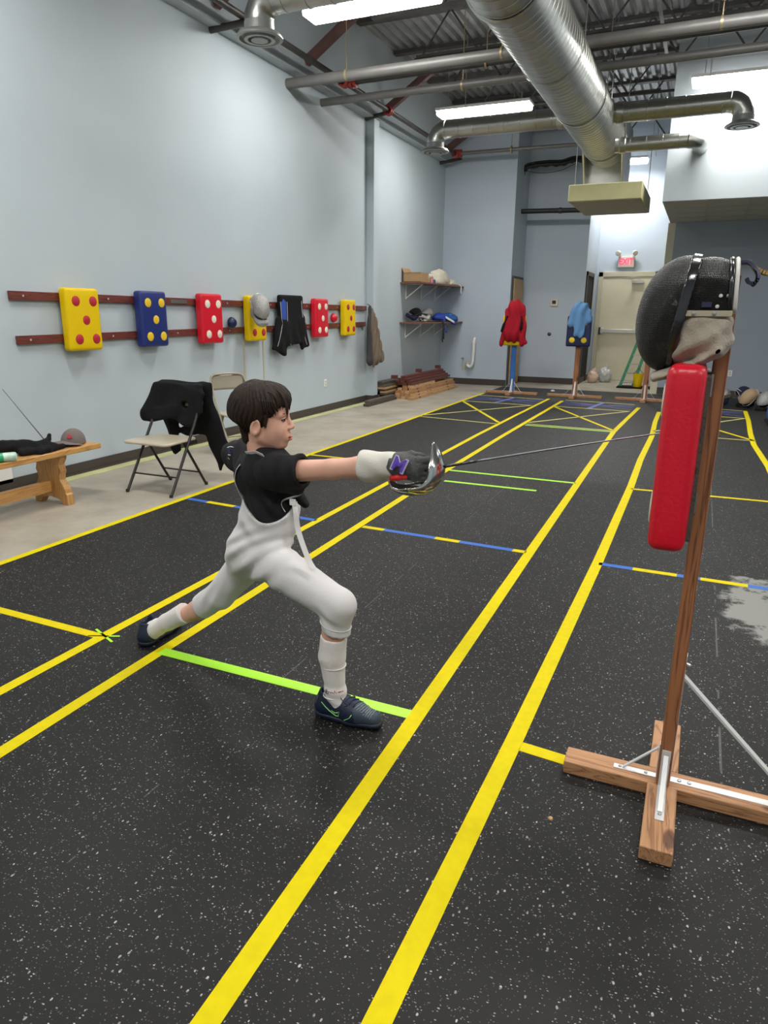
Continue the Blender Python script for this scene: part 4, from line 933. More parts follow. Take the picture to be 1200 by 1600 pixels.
# cap
t = thing('baseball_cap', 'grey brown baseball cap with a red mark on the bench', 'cap', (-4.60, 4.10, BZ))
M['capm'] = mat('taupe_cotton', (.165, .135, .13), .85, bump=.3, bscale=200)
s_ = SDF((-4.75, 3.9, BZ-.01), (-4.42, 4.3, BZ+.16), .0045)
s_.f = s_.ell((-4.60, 4.13, BZ+.02), (.088, .10, .108), Euler((R_(-12), 0, 0)).to_matrix()).astype(np.float32); s_.inter(-s_.half((0, 0, BZ+.003), (0, 0, 1)), .004)
s_.sub(s_.ell((-4.60, 4.13, BZ+.0), (.078, .09, .10)), .003); s_.go('crown', M['capm'], t)
v = []; f = []
for i in range(13):
    for j in range(7):
        a = R_(-80+160*i/12); rr = .085+.085*j/6*(.55+.45*math.cos(a)); 
        x = -4.60+rr*math.sin(a)*(1-.0*j); y = 4.12-rr*math.cos(a)*1.02+.005; z = BZ+.012+.03*(1-(math.sin(a))**2)*(1-j/6*.35)
        v.append((x, y, z))
for i in range(12):
    for j in range(6): f.append((i*7+j, (i+1)*7+j, (i+1)*7+j+1, i*7+j+1))
o = mk('brim', v, f, M['capm'], t, True); sm_ = o.modifiers.new('s', 'SOLIDIFY'); sm_.thickness = .004; sm_.offset = 0
lg_ = MB().lathe([(0, .004), (.017, .003), (.019, 0)], (-4.553, 4.055, BZ+.075), (.55, -.75, .35), 10).go('red_mark', M['dR'], t)
# phone, gloves, bottle, foil
t = thing('phone', 'dark flat phone lying on the bench beside the gloves', 'phone', (-4.60, 3.93, BZ)); MB().box(-4.66, -4.54, 3.88, 4.02, BZ, BZ+.011).go('phone_case', mat('phone_case', (.05, .055, .06), .3), t, bevel=.004)
MB().box(-4.655, -4.545, 3.885, 4.015, BZ+.011, BZ+.0125).go('screen', mat('screen_glass', (.09, .10, .11), .12), t)
t = thing('glove_pile', 'heap of black fencing gloves and sleeves on the bench', 'gloves', (-4.58, 3.72, BZ))
s_ = SDF((-4.78, 3.3, BZ-.01), (-4.40, 4.05, BZ+.2), .005)
s_.f = s_.cone((-4.66, 3.50, BZ+.07), (-4.60, 3.68, BZ+.055), .055, .05).astype(np.float32)
s_.u(s_.cone((-4.60, 3.68, BZ+.05), (-4.52, 3.86, BZ+.03), .05, .035), .03); s_.u(s_.cone((-4.54, 3.74, BZ+.04), (-4.57, 3.87, BZ+.085), .035, .018), .02); s_.u(s_.cone((-4.57, 3.87, BZ+.085), (-4.575, 3.885, BZ+.11), .018, .014), .01)
s_.u(s_.cone((-4.54, 3.6, BZ+.02), (-4.49, 3.78, BZ+.02), .03, .03), .03); s_.u(s_.cone((-4.48, 3.70, BZ+.02), (-4.52, 3.95, BZ+.02), .028, .022), .02)
s_.noise(.006, 60, 4); s_.inter(-s_.half((0, 0, BZ+.0015), (0, 0, 1)), .002); s_.go('glove_cloth', M['bk'], t)
t = thing('spray_can', 'white and green can lying on the bench at the left edge of the photo', 'can', (-4.50, 3.42, BZ+.033))
a = Vector((-4.53, 3.30, BZ+.033)); d = Vector((.10, .18, 0)).normalized()
MB().lathe([(0, 0), (.030, 0), (.033, .006), (.033, .17), (.030, .185), (.024, .19), (0, .191)], a, d, 22).go('can_body', mat('green_white_label', (.45, .62, .50), .35, var=.5, vscale=14), t, smooth='auto')
MB().lathe([(.0335, .02), (.0338, .02), (.0338, .10), (.0335, .10)], a, d, 22).go('green_band', mat('green_band', (.02, .35, .16), .35), t, smooth='auto')
foil('foil', (-4.60, 3.86, BZ+.07), (-4.70, 3.63, .925), 'thin foil standing up behind the gloves, its blade leaning to the left', M['vinylblk'], M['black'], gr=.025)
t = tag(MB().box(XL, XL+.012, 3.4, 4.03, .07, .26).go('poster_board', M['white'], bevel=.004, loc=(XL, 3.7, .07)), 'white flat board leaning on the wall foot under the bench', 'poster board')

# ================================================================ FOLDING CHAIRS
M['seatm'] = mat('beige_enamel', (.50, .44, .34), .35); M['frameb'] = mat('dark_bronze_frame', (.03, .028, .024), .35, metal=.3); M['framebg'] = mat('tan_frame', (.33, .29, .22), .4, metal=.2)
def folding_chair(loc, rz, fm_, label, backm):
    t = thing('folding_chair', label, 'chair', (0, 0, 0), 'metal folding chairs')
    for sx in (-1, 1):
        x = sx*.235
        MB().tube([(x, -.26, 0), (x*.98, .10, .56), (x*.95, .24, .80)], .0125, 10).go('front_leg', fm_, t, smooth='auto')
        MB().tube([(x*.86, .25, 0), (x*.86, -.02, .42)], .0115, 10).go('rear_leg', fm_, t, smooth='auto')
        for p in ((x, -.26, 0), (x*.86, .25, 0)): MB().tube([(p[0], p[1], 0), (p[0], p[1]*.985, .025)], .015, 10).go('rubber_foot', M['black'], t)
    MB().tube(curve_pts([(-.223, .235, .79), (-.20, .255, .845), (-.12, .265, .872), (.12, .265, .872), (.20, .255, .845), (.223, .235, .79)], 6), .0125, 10).go('top_rail', fm_, t, smooth='auto')
    # backrest panel, curved
    v = []; f = []
    for i in range(15):
        a = -1+2*i/14
        for j in range(7):
            b = j/6; z = .69+.175*b; hw = .218*(1-.16*max(0, (b-.6)/.4)**2); y = .235+.03*b+.028*(1-a*a); v.append((a*hw, y, z-.02*abs(a)**3*(1 if b > .7 else 0)))
    for i in range(14):
        for j in range(6): f.append((i*7+j, (i+1)*7+j, (i+1)*7+j+1, i*7+j+1))
    o = mk('backrest', v, f, backm, t, True); k = o.modifiers.new('s', 'SOLIDIFY'); k.thickness = .012; k.offset = 0
    poly = []
    for (cx, cy, a0, a1, r_) in ((.17, .10, 0, 90, .05), (-.17, .10, 90, 180, .05), (-.18, -.22, 180, 270, .06), (.18, -.22, 270, 360, .06)):
        for k_ in range(6): a = R_(a0+(a1-a0)*k_/5); poly.append((cx+r_*math.cos(a), cy+r_*math.sin(a)))
    MB().prism(poly, 'XY', .425, .447).go('seat', M['seatm'], t, bevel=.008)
    for sx in (-1, 1): MB().box(sx*.225-.01, sx*.225+.01, -.02, .12, .40, .425).go('seat_hinge', fm_, t)
    MB().tube([(-.235, -.165, .15), (.235, -.165, .15)], .007, 8).go('front_stretcher', fm_, t)
    MB().tube([(-.2, .17, .13), (.2, .17, .13)], .007, 8).go('rear_stretcher', fm_, t)
    t.location = loc; t.rotation_euler = (0, 0, rz); return t
folding_chair((-4.11, 4.67, 0), R_(0), M['frameb'], 'folding chair with beige seat and dark frame under the black jacket', M['seatm'])
folding_chair((-4.60, 6.42, 0), R_(62), M['framebg'], 'tan folding chair standing behind the boy beside the left wall', M['framebg']).scale = (.94, .94, .94)
# black jacket over the first chair
t = thing('jacket', 'black jacket draped over the back of the dark framed folding chair', 'jacket', (-4.1, 4.95, .88))
s_ = SDF((-4.52, 4.60, .0), (-3.65, 5.28, .97), .0085)
def slab(s_, a, b, th):  # front and back sheets hanging over the top rail
    return s_.boxd(a, b, None, th)
topc = s_.cone((-4.33, 4.925, .885), (-3.91, 4.925, .885), .022, .022)
front = s_.boxd((-4.12, 4.86, .77), (.26, .014, .12), Euler((R_(-10), 0, 0)).to_matrix(), .012)
f2 = s_.cone((-4.36, 4.87, .80), (-4.41, 4.80, .62), .05, .075, ((0, 1, 0), .45))
f3 = s_.boxd((-4.24, 4.80, .63), (.16, .016, .05), Euler((R_(-14), R_(-8), 0)).to_matrix(), .012)
f4 = s_.boxd((-3.98, 4.83, .70), (.13, .014, .16), Euler((R_(-10), R_(14), 0)).to_matrix(), .012)
back = s_.boxd((-4.08, 4.985, .66), (.25, .013, .24), Euler((R_(4), 0, 0)).to_matrix(), .012)
sl = s_.cone((-3.90, 4.95, .84), (-3.80, 5.02, .30), .05, .10, ((0, 1, .0), .4))
sl2 = s_.cone((-3.85, 4.99, .5), (-3.83, 5.02, .12), .06, .015, ((0, 1, 0), .5))
sl3 = s_.cone((-4.36, 4.99, .60), (-4.30, 5.02, .26), .07, .045, ((0, 1, 0), .4))
s_.f = topc.astype(np.float32)
for d in (front, f2, f3, f4, back, sl, sl2, sl3): s_.u(d, .045)
s_.f += (.009*np.sin(s_.X*36+3*np.sin(s_.Z*9+s_.X*5))*np.clip((.84-s_.Z)*4, 0, 1)+.004*np.sin(s_.X*13-s_.Z*24)).astype(np.float32)
s_.sub(s_.ell((-4.005, 4.80, .715), (.036, .13, .030)), .006)
s_.go('jacket_cloth', M['bk'], t)
# ================================================================ STRIKING DUMMIES
M['brk'] = mat('white_bracket', (.66, .66, .66), .35, metal=.2)
def wedge_board(nm, x0, x1, y0, y1, z0, z1, m, t): return MB().box(x0, x1, y0, y1, z0, z1).go(nm, m, t, bevel=.003)
def bracket(t, p_in, dirn, leg, rise, w_=.022, screws=2):
    """L bracket with strut: p_in = inner corner on board/post, dirn = horizontal unit vector away from the post"""
    p = Vector(p_in); d = Vector(dirn); b = MB()
    b.bar(p+Vector((0, 0, .0015)), p+d*leg+Vector((0, 0, .0015)), w_, .003)
    b.bar(p+d*.0015, p+d*.0015+Vector((0, 0, rise)), w_, .003, d)
    o = b.go('bracket', M['brk'], t, bevel=.001)
    MB().bar(p+d*leg*.78+Vector((0, 0, .004)), p+d*.004+Vector((0, 0, rise*.86)), w_*.55, .004).go('strut', M['brk'], o)
    for q in (.25, .85): MB().lathe([(0, .004), (.005, .003), (.006, 0)], p+d*leg*q+Vector((0, 0, .003)), (0, 0, 1), 8).go('screw', M['screw'], o)
    return o
def dummy(t, cx, cy, L1, L2, post_m, post_h, facing, far=True, xr=None):
    """crossed 2x4 feet and a post; facing 'x' -> pad on -X side, 'y' -> pad on -Y side"""
    z = T; h = .045
    if facing == 'x':
        a = wedge_board('base_board', cx-L1, cx+(xr or L1), cy-.045, cy+.045, z, z+h, M['pineX'], t)
        b = wedge_board('base_board', cx-.045, cx+.045, cy-L2, cy-.0455, z, z+h, M['pineY'], t); b = wedge_board('base_board', cx-.045, cx+.045, cy+.0455, cy+L2, z, z+h, M['pineY'], t)
        MB().box(cx-.019, cx+.019, cy-.045, cy+.045, z+h, post_h).go('post', post_m, t, bevel=.002)
    else:
        a = wedge_board('base_board', cx-L1, cx+L1, cy-.045, cy+.045, z, z+h, M['pineX'], t)
        b = wedge_board('base_board', cx-.045, cx+.045, cy-L2, cy-.0455, z, z+h, M['pineY'], t); b = wedge_board('base_board', cx-.045, cx+.045, cy+.0455, cy+L2, z, z+h, M['pineY'], t)
        MB().box(cx-.045, cx+.045, cy-.019, cy+.019, z+h, post_h).go('post', post_m, t, bevel=.002)
# --- nearest dummy
CX, CY = .054, 2.15
nd = thing('striking_dummy', 'nearest wooden dummy post with red pad on crossed boards, at the right', 'training dummy', (CX, CY, T), 'wooden striking dummies')
dummy(nd, CX, CY, .31, .35, M['cedar'], 1.60, 'x', xr=.62)
zb = T+.045
bracket(nd, (CX-.019, CY, zb), (-1, 0, 0), .135, .125, .024)
bracket(nd, (CX, CY-.045, zb), (0, -1, 0), .175, .13, .026)
bracket(nd, (CX, CY+.045, zb), (0, 1, 0), .14, .13, .024)
o = MB().bar((CX+.019, CY, zb+.0015), (CX+.50, CY, zb+.0015), .028, .003).bar((CX+.0205, CY, zb), (CX+.0205, CY, .50), .026, .003, (1, 0, 0)).go('long_bracket', M['brk'], nd)
MB().bar((CX+.02, CY, .425), (CX+.40, CY, zb+.002), .030, .007).go('strut', M['brk'], o)
for x in (.03, .06, .30): MB().lathe([(0, .005), (.006, .003), (.007, 0)], (CX+.019+x, CY, zb+.003), (0, 0, 1), 8).go('screw', M['screw'], o)
MB().lathe([(0, .012), (.005, .011), (.007, .004), (.007, 0)], (CX+.022, CY-.02, .475), (1, -.3, 0), 8).go('screw', M['screw'], o)
PW, PH, PT = .40, .50, .095
pcx = CX-.019-PT/2-.012; pcz = 1.128
cush = pillow('pad', (pcx, CY, pcz), (PT/2, PW/2, PH/2), M['vR'], nd, .026, .006)
MB().box(CX-.032, CX-.019, CY-.17, CY+.17, pcz-.22, pcz+.22).go('backing_board', M['darkwood'], nd)
for dz in (.16, -.17): MB().bar((CX-.022, CY-.048, pcz+dz), (CX-.022, CY-.048, pcz+dz+.06), .018, .004, (0, 1, 0)).go('metal_tab', M['screw'], nd)
hoop = [Vector((pcx+.022+.045*math.cos(a), CY+.08+.06*math.sin(a), pcz+PH/2+.012)) for a in [R_(12*i) for i in range(31)]]
MB().tube(hoop, .006, 8).go('rope_loop', mat('pale_rope', (.55, .42, .42), .7), nd, smooth=True)
# dots on the striking face, turned away from the camera
for i, (a, b) in enumerate(((-1, 1), (1, 1), (0, 0), (-1, -1), (1, -1))):
    MB().lathe([(0, .003), (.042, .003), (.045, .001), (.045, -.004)], (pcx-PT/2-.003, CY+a*.1, pcz+b*.15), (-1, 0, 0), 22).go('dot', M['dW'], cush, smooth='auto')

# --- the big mask on it
mk_ = thing('fencing_mask', 'large black mesh fencing mask with beige bib on top of the nearest dummy post', 'fencing mask', (.0, CY, 1.33))
MY = CY
s_ = SDF((-.19, MY-.135, 1.32), (.09, MY+.135, 1.67), .0035)
tilt = Euler((0, R_(7), 0)).to_matrix()
dome = s_.ell((-.066, MY, 1.503), (.108, .118, .152), tilt)
dome = SDF.smin(dome, s_.ell((-.10, MY, 1.455), (.062, .095, .10)), .03)
dome = -SDF.smin(-dome, s_.half((-.062, 0, 1.50), (1, 0, -.16))*-1, .008)
s_.f = dome.astype(np.float32); s_.go('front_mesh', M['meshB'], mk_)
s_ = SDF((-.10, MY-.135, 1.47), (.09, MY+.135, 1.67), .0035)
side = s_.boxd((.0, MY, 1.560), (.085, .112, .088), Euler((0, R_(4), 0)).to_matrix(), .085)
side = SDF.smin(side, s_.boxd((.0, MY, 1.545), (.078, .106, .055), Euler((0, R_(4), 0)).to_matrix(), .03), .02)
cut = np.maximum(s_.half((.063, 0, 1.55), (1, 0, .10)), -s_.half((-.068, 0, 1.5), (1, 0, -.16)))
side = np.maximum(side, cut)
side = np.maximum(side, s_.half((0, 0, 1.507), (.03, 0, -1)))
inn = s_.boxd((.05, MY, 1.54), (.12, .104, .078), Euler((0, R_(4), 0)).to_matrix(), .078)
side = np.maximum(side, -np.maximum(inn, -s_.half((-.05, 0, 1.5), (1, 0, 0))))
s_.f = side.astype(np.float32); s_.go('side_mesh', M['meshB'], mk_, smooth_it=1)
# glossy trim band between them
s_ = SDF((-.12, MY-.135, 1.33), (-.01, MY+.135, 1.67), .003)
band = s_.ell((-.060, MY, 1.503), (.112, .1215, .1535), tilt)
band = SDF.smin(band, s_.boxd((-.04, MY, 1.560), (.085, .116, .091), None, .085), .02)
band = np.maximum(band, s_.half((-.046, 0, 1.50), (1, 0, -.16))); band = np.maximum(band, -s_.half((-.072, 0, 1.50), (1, 0, -.16)))
s_.f = band.astype(np.float32); s_.go('trim_band', M['vinylblk'], mk_)
# white edged rear rim
rp = []
for i in range(23):
    a = math.pi*(-.70+1.4*i/22); rp.append((.064-.004*math.cos(a), MY+.112*math.sin(a)/max(abs(math.sin(a))**.25, .6), 1.557+.086*math.cos(a)))
MB().tube(rp, .0055, 8).go('rear_rim', M['webw'], mk_, smooth=True)
MB().tube([(p[0]-.012, MY+(p[1]-MY)*1.01, p[2]) for p in rp], .006, 8).go('black_edge', M['vinylblk'], mk_, smooth=True)
# bib
s_ = SDF((-.14, MY-.135, 1.30), (.10, MY+.135, 1.53), .003)
b1 = s_.boxd((.004, MY, 1.465), (.062, .112, .05), Euler((0, R_(4), 0)).to_matrix(), .03)
b1 = SDF.smin(b1, s_.cone((.02, MY, 1.435), (-.05, MY, 1.40), .045, .034, ((0, 1, 0), 2.9)), .04)
roll = s_.cone((.042, MY, 1.412), (-.030, MY, 1.366), .020, .016, ((0, 1, 0), 6.2)); roll = SDF.smin(roll, s_.cone((-.030, MY, 1.366), (-.108, MY, 1.334), .0155, .013, ((0, 1, 0), 7.6)), .010)
b1 = SDF.smin(b1, roll, .008)
b1 = SDF.smin(b1, s_.ell((.034, MY, 1.424), (.036, .112, .034)), .02)
b1 = b1+.0010*np.sin(s_.X*150+s_.Z*70+1.5*np.sin(s_.Z*60))*np.clip((1.49-s_.Z)*30, 0, 1)+.002*np.sin(s_.X*75-s_.Z*110)
b1 = np.maximum(SDF.smin(b1, roll, .006), -np.maximum(s_.ell((-.066, MY, 1.503), (.108, .118, .152), tilt)+.006, s_.half((-.058, 0, 1.50), (1, 0, -.16))))
s_.f = b1.astype(np.float32); bib = s_.go('bib', M['bib'], mk_)
MB().box(-.052, .062, MY-.1165, MY-.113, 1.497, 1.512).go('bib_hem', mat('bib_hem', (.40, .35, .26), .8), bib, bevel=.0015)
for x in (-.028, .02): MB().lathe([(0, .003), (.005, .002), (.006, 0)], (x, MY-.1165, 1.5045), (0, -1, 0), 10).go('snap', M['screw'], bib)
for x, z in ((.030, 1.548), (.025, 1.522), (.047, 1.548)): MB().lathe([(0, .003), (.0042, .002), (.005, 0)], (x, MY-.112, z), (0, -1, 0), 10).go('rivet', M['webw'] if x < .04 else M['screw'], mk_)
MB().box(-.012, .012, MY-.1145, MY-.111, 1.520, 1.533).go('maker_tab', mat('navy_tab', (.015, .015, .06), .5), mk_)
# sprung tongue at the back, navy outside with a tan end
tp = curve_pts([(.062, MY-.03, 1.632), (.088, MY-.04, 1.628), (.108, MY-.05, 1.604), (.106, MY-.06, 1.582), (.092, MY-.06, 1.581), (.085, MY-.06, 1.592)], 6)
mb = MB()
for a, b in zip(tp[:-1], tp[1:]): mb.bar(a, b+(b-a)*.15, .055, .007, (b-a).cross(Vector((0, 1, 0))))
mb.go('rear_tongue', mat('navy_webbing', (.012, .016, .06), .45), mk_)
tp = curve_pts([(.100, MY-.04, 1.618), (.122, MY-.05, 1.606), (.150, MY-.05, 1.60)], 6); mb = MB()
for a, b in zip(tp[:-1], tp[1:]): mb.bar(a, b+(b-a)*.15, .045, .009, (b-a).cross(Vector((0, 1, 0))))
mb.go('tan_strap', mat('tan_leather', (.42, .25, .07), .55), mk_)

# --- far dummies
def far_dummy(cx, cy, padm, postm, pz, label, dm):
    t = thing('striking_dummy', label, 'training dummy', (cx, cy, T), 'wooden striking dummies')
    dummy(t, cx, cy, .50, .34, postm, 1.60, 'y'); z = T+.045
    bracket(t, (cx-.045, cy, z), (-1, 0, 0), .16, .19, .03); bracket(t, (cx+.045, cy, z), (1, 0, 0), .16, .19, .03); bracket(t, (cx, cy-.019, z), (0, -1, 0), .16, .24, .03)
    if padm:
        p = pillow('pad', (cx, cy-.075, pz), (.215, .052, .27), padm, t, .03, .005, 1)
        MB().box(cx-.17, cx+.17, cy-.03, cy-.019, pz-.22, pz+.22).go('backing_board', M['darkwood'], t)
        for (a, b) in ((-1, 1), (1, 1), (0, 0), (-1, -1), (1, -1)):
            MB().lathe([(0, .003), (.047, .003), (.05, .001), (.05, -.004)], (cx+a*.105, cy-.129, pz+b*.155), (0, -1, 0), 20).go('dot', dm, p, smooth='auto')
    return t
far_dummy(-3.25, 13.45, M['vY'], mat('blue_painted_post', (.02, .13, .42), .5, var=.2), 1.19, 'far left dummy with blue post and yellow pad under a red jacket', M['dR'])
far_dummy(-2.06, 13.45, M['vN'], M['cedar'], 1.20, 'far middle dummy with brown post and navy pad under a blue towel', M['dY'])
far_dummy(-.83, 13.45, None, M['cedar'], 1.19, 'bare far dummy post seen below the big black mask', None)
M['redj'] = mat('red_fleece', (.33, .008, .02), .85, spec=.2, bump=.3, bscale=80); M['towel'] = mat('light_blue_towel', (.13, .27, .50), .95, spec=.1, bump=.5, bscale=120)
t = thing('jacket', 'red jacket with black sides draped over the far left dummy', 'jacket', (-3.25, 13.4, 1.7))
s_ = SDF((-3.55, 13.2, .86), (-2.95, 13.6, 1.78), .0105)
f_ = s_.ell((-3.24, 13.38, 1.55), (.17, .13, .20))
f_ = SDF.smin(f_, s_.cone((-3.24, 13.33, 1.5), (-3.26, 13.30, 1.16), .175, .185, ((0, 1, 0), .45)), .05)
f_ = SDF.smin(f_, s_.cone((-3.34, 13.33, 1.4), (-3.46, 13.30, .95), .07, .045, ((0, 1, 0), .7)), .03)
f_ = SDF.smin(f_, s_.cone((-3.13, 13.33, 1.45), (-3.05, 13.285, .98), .085, .07, ((0, 1, 0), .6)), .03)
f_ = SDF.smin(f_, s_.cone((-3.25, 13.30, 1.2), (-3.30, 13.275, 1.10), .05, .03, ((0, 1, 0), .6)), .03)
s_.f = (f_+.013*np.sin(s_.X*48+2*np.sin(s_.Z*8))).astype(np.float32); s_.go('jacket_body', M['redj'], t)
MB().tube(curve_pts([(-3.36, 13.27, 1.46), (-3.42, 13.26, 1.30), (-3.46, 13.26, 1.16)], 5), [.02]*5+[.03]*5+[.02], 8).go('black_sleeve_panel', M['bk'], t, smooth=True)
MB().tube(curve_pts([(-3.10, 13.26, 1.46), (-3.085, 13.24, 1.34), (-3.10, 13.245, 1.20)], 5), [.012]*5+[.022]*5+[.01], 8).go('black_stripe', M['bk'], t, smooth=True)
t = thing('towel', 'light blue towel hanging over the far middle dummy', 'towel', (-2.06, 13.35, 1.7))
s_ = SDF((-2.36, 13.18, 1.05), (-1.75, 13.6, 1.76), .0105)
f_ = s_.ell((-2.06, 13.39, 1.56), (.16, .12, .155)); f_ = SDF.smin(f_, s_.cone((-2.07, 13.33, 1.5), (-2.05, 13.285, 1.17), .16, .085, ((0, 1, 0), .4)), .06)
f_ = SDF.smin(f_, s_.cone((-2.16, 13.36, 1.5), (-2.22, 13.31, 1.34), .08, .06, ((0, 1, 0), .6)), .04); f_ = SDF.smin(f_, s_.cone((-1.95, 13.36, 1.5), (-1.87, 13.31, 1.40), .08, .05, ((0, 1, 0), .6)), .04)
s_.f = (f_+.012*np.sin(s_.X*42-s_.Z*16+1.5*np.sin(s_.Z*9))).astype(np.float32); s_.go('towel_cloth', M['towel'], t)

# ================================================================ FAR ODDS AND ENDS
def bag(lo, hi, c, r, m, label, seed, cat='bag'):
    t = thing('plastic_bag', label, cat, (c[0], c[1], 0)); s_ = SDF(lo, hi, .012); s_.f = s_.ell(c, r).astype(np.float32); s_.u(s_.cone((c[0], c[1], c[2]+r[2]*.6), (c[0]+.03, c[1], c[2]+r[2]*1.25), .05, .03), .06)
    s_.noise(.02, 38, seed); s_.inter(-s_.half((0, 0, .003), (0, 0, 1)), .002); s_.go('bag_film', m, t); return t
bag((-2.38, 16.4, 0), (-1.9, 17.0, .4), (-2.18, 16.66, .12), (.13, .12, .15), mat('peach_plastic', (.58, .42, .33), .4), 'pinkish full plastic bag on the floor of the exit alcove', 3)
bag((-2.2, 16.6, 0), (-1.6, 17.3, .5), (-1.95, 16.95, .15), (.16, .14, .18), mat('clear_plastic', (.60, .62, .62), .25, trans=.25), 'whitish crumpled plastic bag beside the pinkish one', 6)
M['green'] = mat('green_fibreglass', (.01, .22, .10), .45)
t = thing('stepladder', 'folded green stepladder leaning beside the exit door', 'ladder', (-1.25, 16.0, 0))
for dx in (0, .26):
    MB().bar((-1.50+dx, 15.95, .02), (-1.22+dx*.8, 16.25, 1.06), .06, .03, (0, 1, 0)).go('side_rail', M['green'], t, bevel=.003)
for k in range(5):
    a = .10+.19*k; MB().bar((-1.49+.28*a/1.06, 15.95+.3*a/1.06, a), (-1.25+.22*a/1.06, 15.95+.3*a/1.06, a), .07, .02).go('step', M['galv'], t)
t = thing('scrubbing_bucket', 'small yellow bucket in front of the stepladder', 'bucket', (-1.12, 15.9, 0))
MB().lathe([(0, .03), (.07, .03), (.10, .30), (.105, .30), (.075, .02), (0, .02)], (-1.14, 15.85, 0), (0, 0, 1), 18).go('pail', M['vY'], t, smooth='auto'); MB().tube([(-1.24, 15.85, .30), (-1.14, 15.8, .42), (-1.04, 15.85, .30)], .006, 6).go('handle', M['black'], t)
tag(MB().box(-1.55, -.88, 15.7, 16.1, 0, .03).go('floor_tray', M['bk'], bevel=.008, loc=(-1.2, 15.9, 0)), 'flat black tray on the floor under the stepladder', 'tray')
tag(MB().box(-1.02, -.86, 16.3, 16.36, 0, .95).go('white_board', M['white'], bevel=.004, loc=(-.94, 16.3, 0)), 'upright white board behind the stepladder', 'board')
tag(MB().lathe([(0, .03), (.035, .02), (.04, 0)], (-2.62, 14.3, T), (0, 0, 1), 10).go('paper_scrap', M['white'], loc=(-2.62, 14.3, T)), 'tiny white paper scrap on the mat behind the far middle dummy', 'litter')
tag(MB().lathe([(0, .006), (.007, .004), (.008, 0)], (-.25, 1.86, T), (0, 0, 1), 8).go('wood_chip', M['pine'], loc=(-.25, 1.86, T)), 'small brown wood chip on the mat left of the nearest dummy base', 'litter')
# masks and a bag lying along the right
mask('silver mesh fencing mask on the floor, partly hidden behind the nearest post', (.44, 13.35, .17), (R_(8), R_(38), R_(-60)), M['meshS'], M['bibn'], M['galv'], h=.010)
mask('navy and white fencing mask at the back of the floor pile at far right', (.80, 13.95, .15), (0, R_(30), R_(200)), M['bibn'], M['bibw'], M['webw'], h=.012)
mask('tan fencing mask standing in the floor pile at far right', (.84, 13.3, .17), (R_(20), R_(10), R_(40)), mat('tan_mask_mesh', (.48, .34, .20), .5, bump=.6, bscale=150), M['bk'], M['webw'], h=.010)
mask('big silver fencing mask at the front of the floor pile at far right', (1.07, 13.1, .16), (0, R_(20), R_(60)), M['meshS'], M['bk'], M['galv'], h=.009)
t = thing('gear_bag', 'blue and black gear bag on the mat at the right edge of the photo', 'bag', (1.17, 11.3, T))
s_ = SDF((.9, 10.9, 0), (1.7, 11.9, .35), .012); s_.f = s_.boxd((1.30, 11.4, .14), (.30, .36, .12), None, .07).astype(np.float32); s_.noise(.012, 16, 2); s_.inter(-s_.half((0, 0, T), (0, 0, 1)), .002); s_.go('bag_body', mat('blue_nylon', (.015, .07, .30), .6), t)
MB().box(.99, 1.62, 11.04, 11.78, T, .035).go('bag_base', M['bk'], t, bevel=.008)
for i, (x, zt_) in enumerate(((1.28, .9), (1.38, .62))):
    foil('foil', (x-.03, 13.5, .12), (x-.02-.06*i, 14.85, zt_), 'black bladed foil leaning on the slate wall at the right edge, %s one' % ('taller' if i == 0 else 'shorter'), M['pipedk'], M['black'], 'foils leaning on the slate wall', blade=M['pipedk'])
# ================================================================ THE FENCER
def skin():
    m = mat('skin', (.68, .375, .275), .48, bump=.05, bscale=300, var=.05, vscale=14); b = m.node_tree.nodes['Principled BSDF']
    b.inputs['Subsurface Weight'].default_value = .12; b.inputs['Subsurface Radius'].default_value = (.02, .008, .004); b.inputs['Subsurface Scale'].default_value = .3; return m
M['skin'] = skin()
M['lips'] = mat('lips', (.52, .16, .135), .4)
M['hair'] = mat('dark_brown_hair', (.020, .0105, .007), .62, spec=.3, bump=.5, bscale=90, var=.35, vscale=45, stretch=(1, 1, .25))
M['shirt'] = mat('black_tshirt', (.0075, .0075, .0085), .8, spec=.3, bump=.2, bscale=300)
M['white_kit'] = mat('white_fencing_cloth', (.66, .64, .64), .8, bump=.2, bscale=350, sheen=.1)
M['sock'] = mat('white_sock', (.76, .72, .70), .85, bump=.3, bscale=260)
M['shoe'] = mat('navy_shoe', (.005, .011, .034), .5, bump=.1, bscale=150); M['sole'] = mat('navy_sole', (.005, .009, .026), .5)
M['lime'] = mat('lime_trim', (.30, .75, .20), .45); M['toe'] = mat('grey_toe_mesh', (.028, .042, .065), .5); M['glove'] = mat('grey_glove', (.075, .075, .075), .75, bump=.4, bscale=140, var=.25, vscale=18)
boy = thing('person', 'boy in black t-shirt and white breeches lunging right with a sabre held out', 'person', (-1.5, 2.2, T))
FA = R_(30); TN = np.array([math.cos(FA), math.sin(FA), 0]); TS = np.array([math.sin(FA), -math.cos(FA), 0])   # torso: facing, and to his right
SH_R = (-1.362, 2.105, .938); SH_L = (-1.560, 2.315, .938); NK = (-1.462, 2.212, .975)
EL_R = (-1.110, 2.080, .978); WR_R = (-.905, 2.060, 1.012); EL_L = (-1.765, 2.40, .915); WR_L = (-1.655, 2.475, .80)
HP_R = (-1.445, 2.135, .590); HP_L = (-1.545, 2.275, .575); KN_R = (-1.085, 2.065, .480); KN_L = (-1.765, 2.265, .325)
AN_R = (-1.105, 2.075, .105); AN_L = (-2.150, 2.275, .085)
YAW = R_(20)
HC = Vector((-1.462, 2.20, 1.121)); HS = 1.05
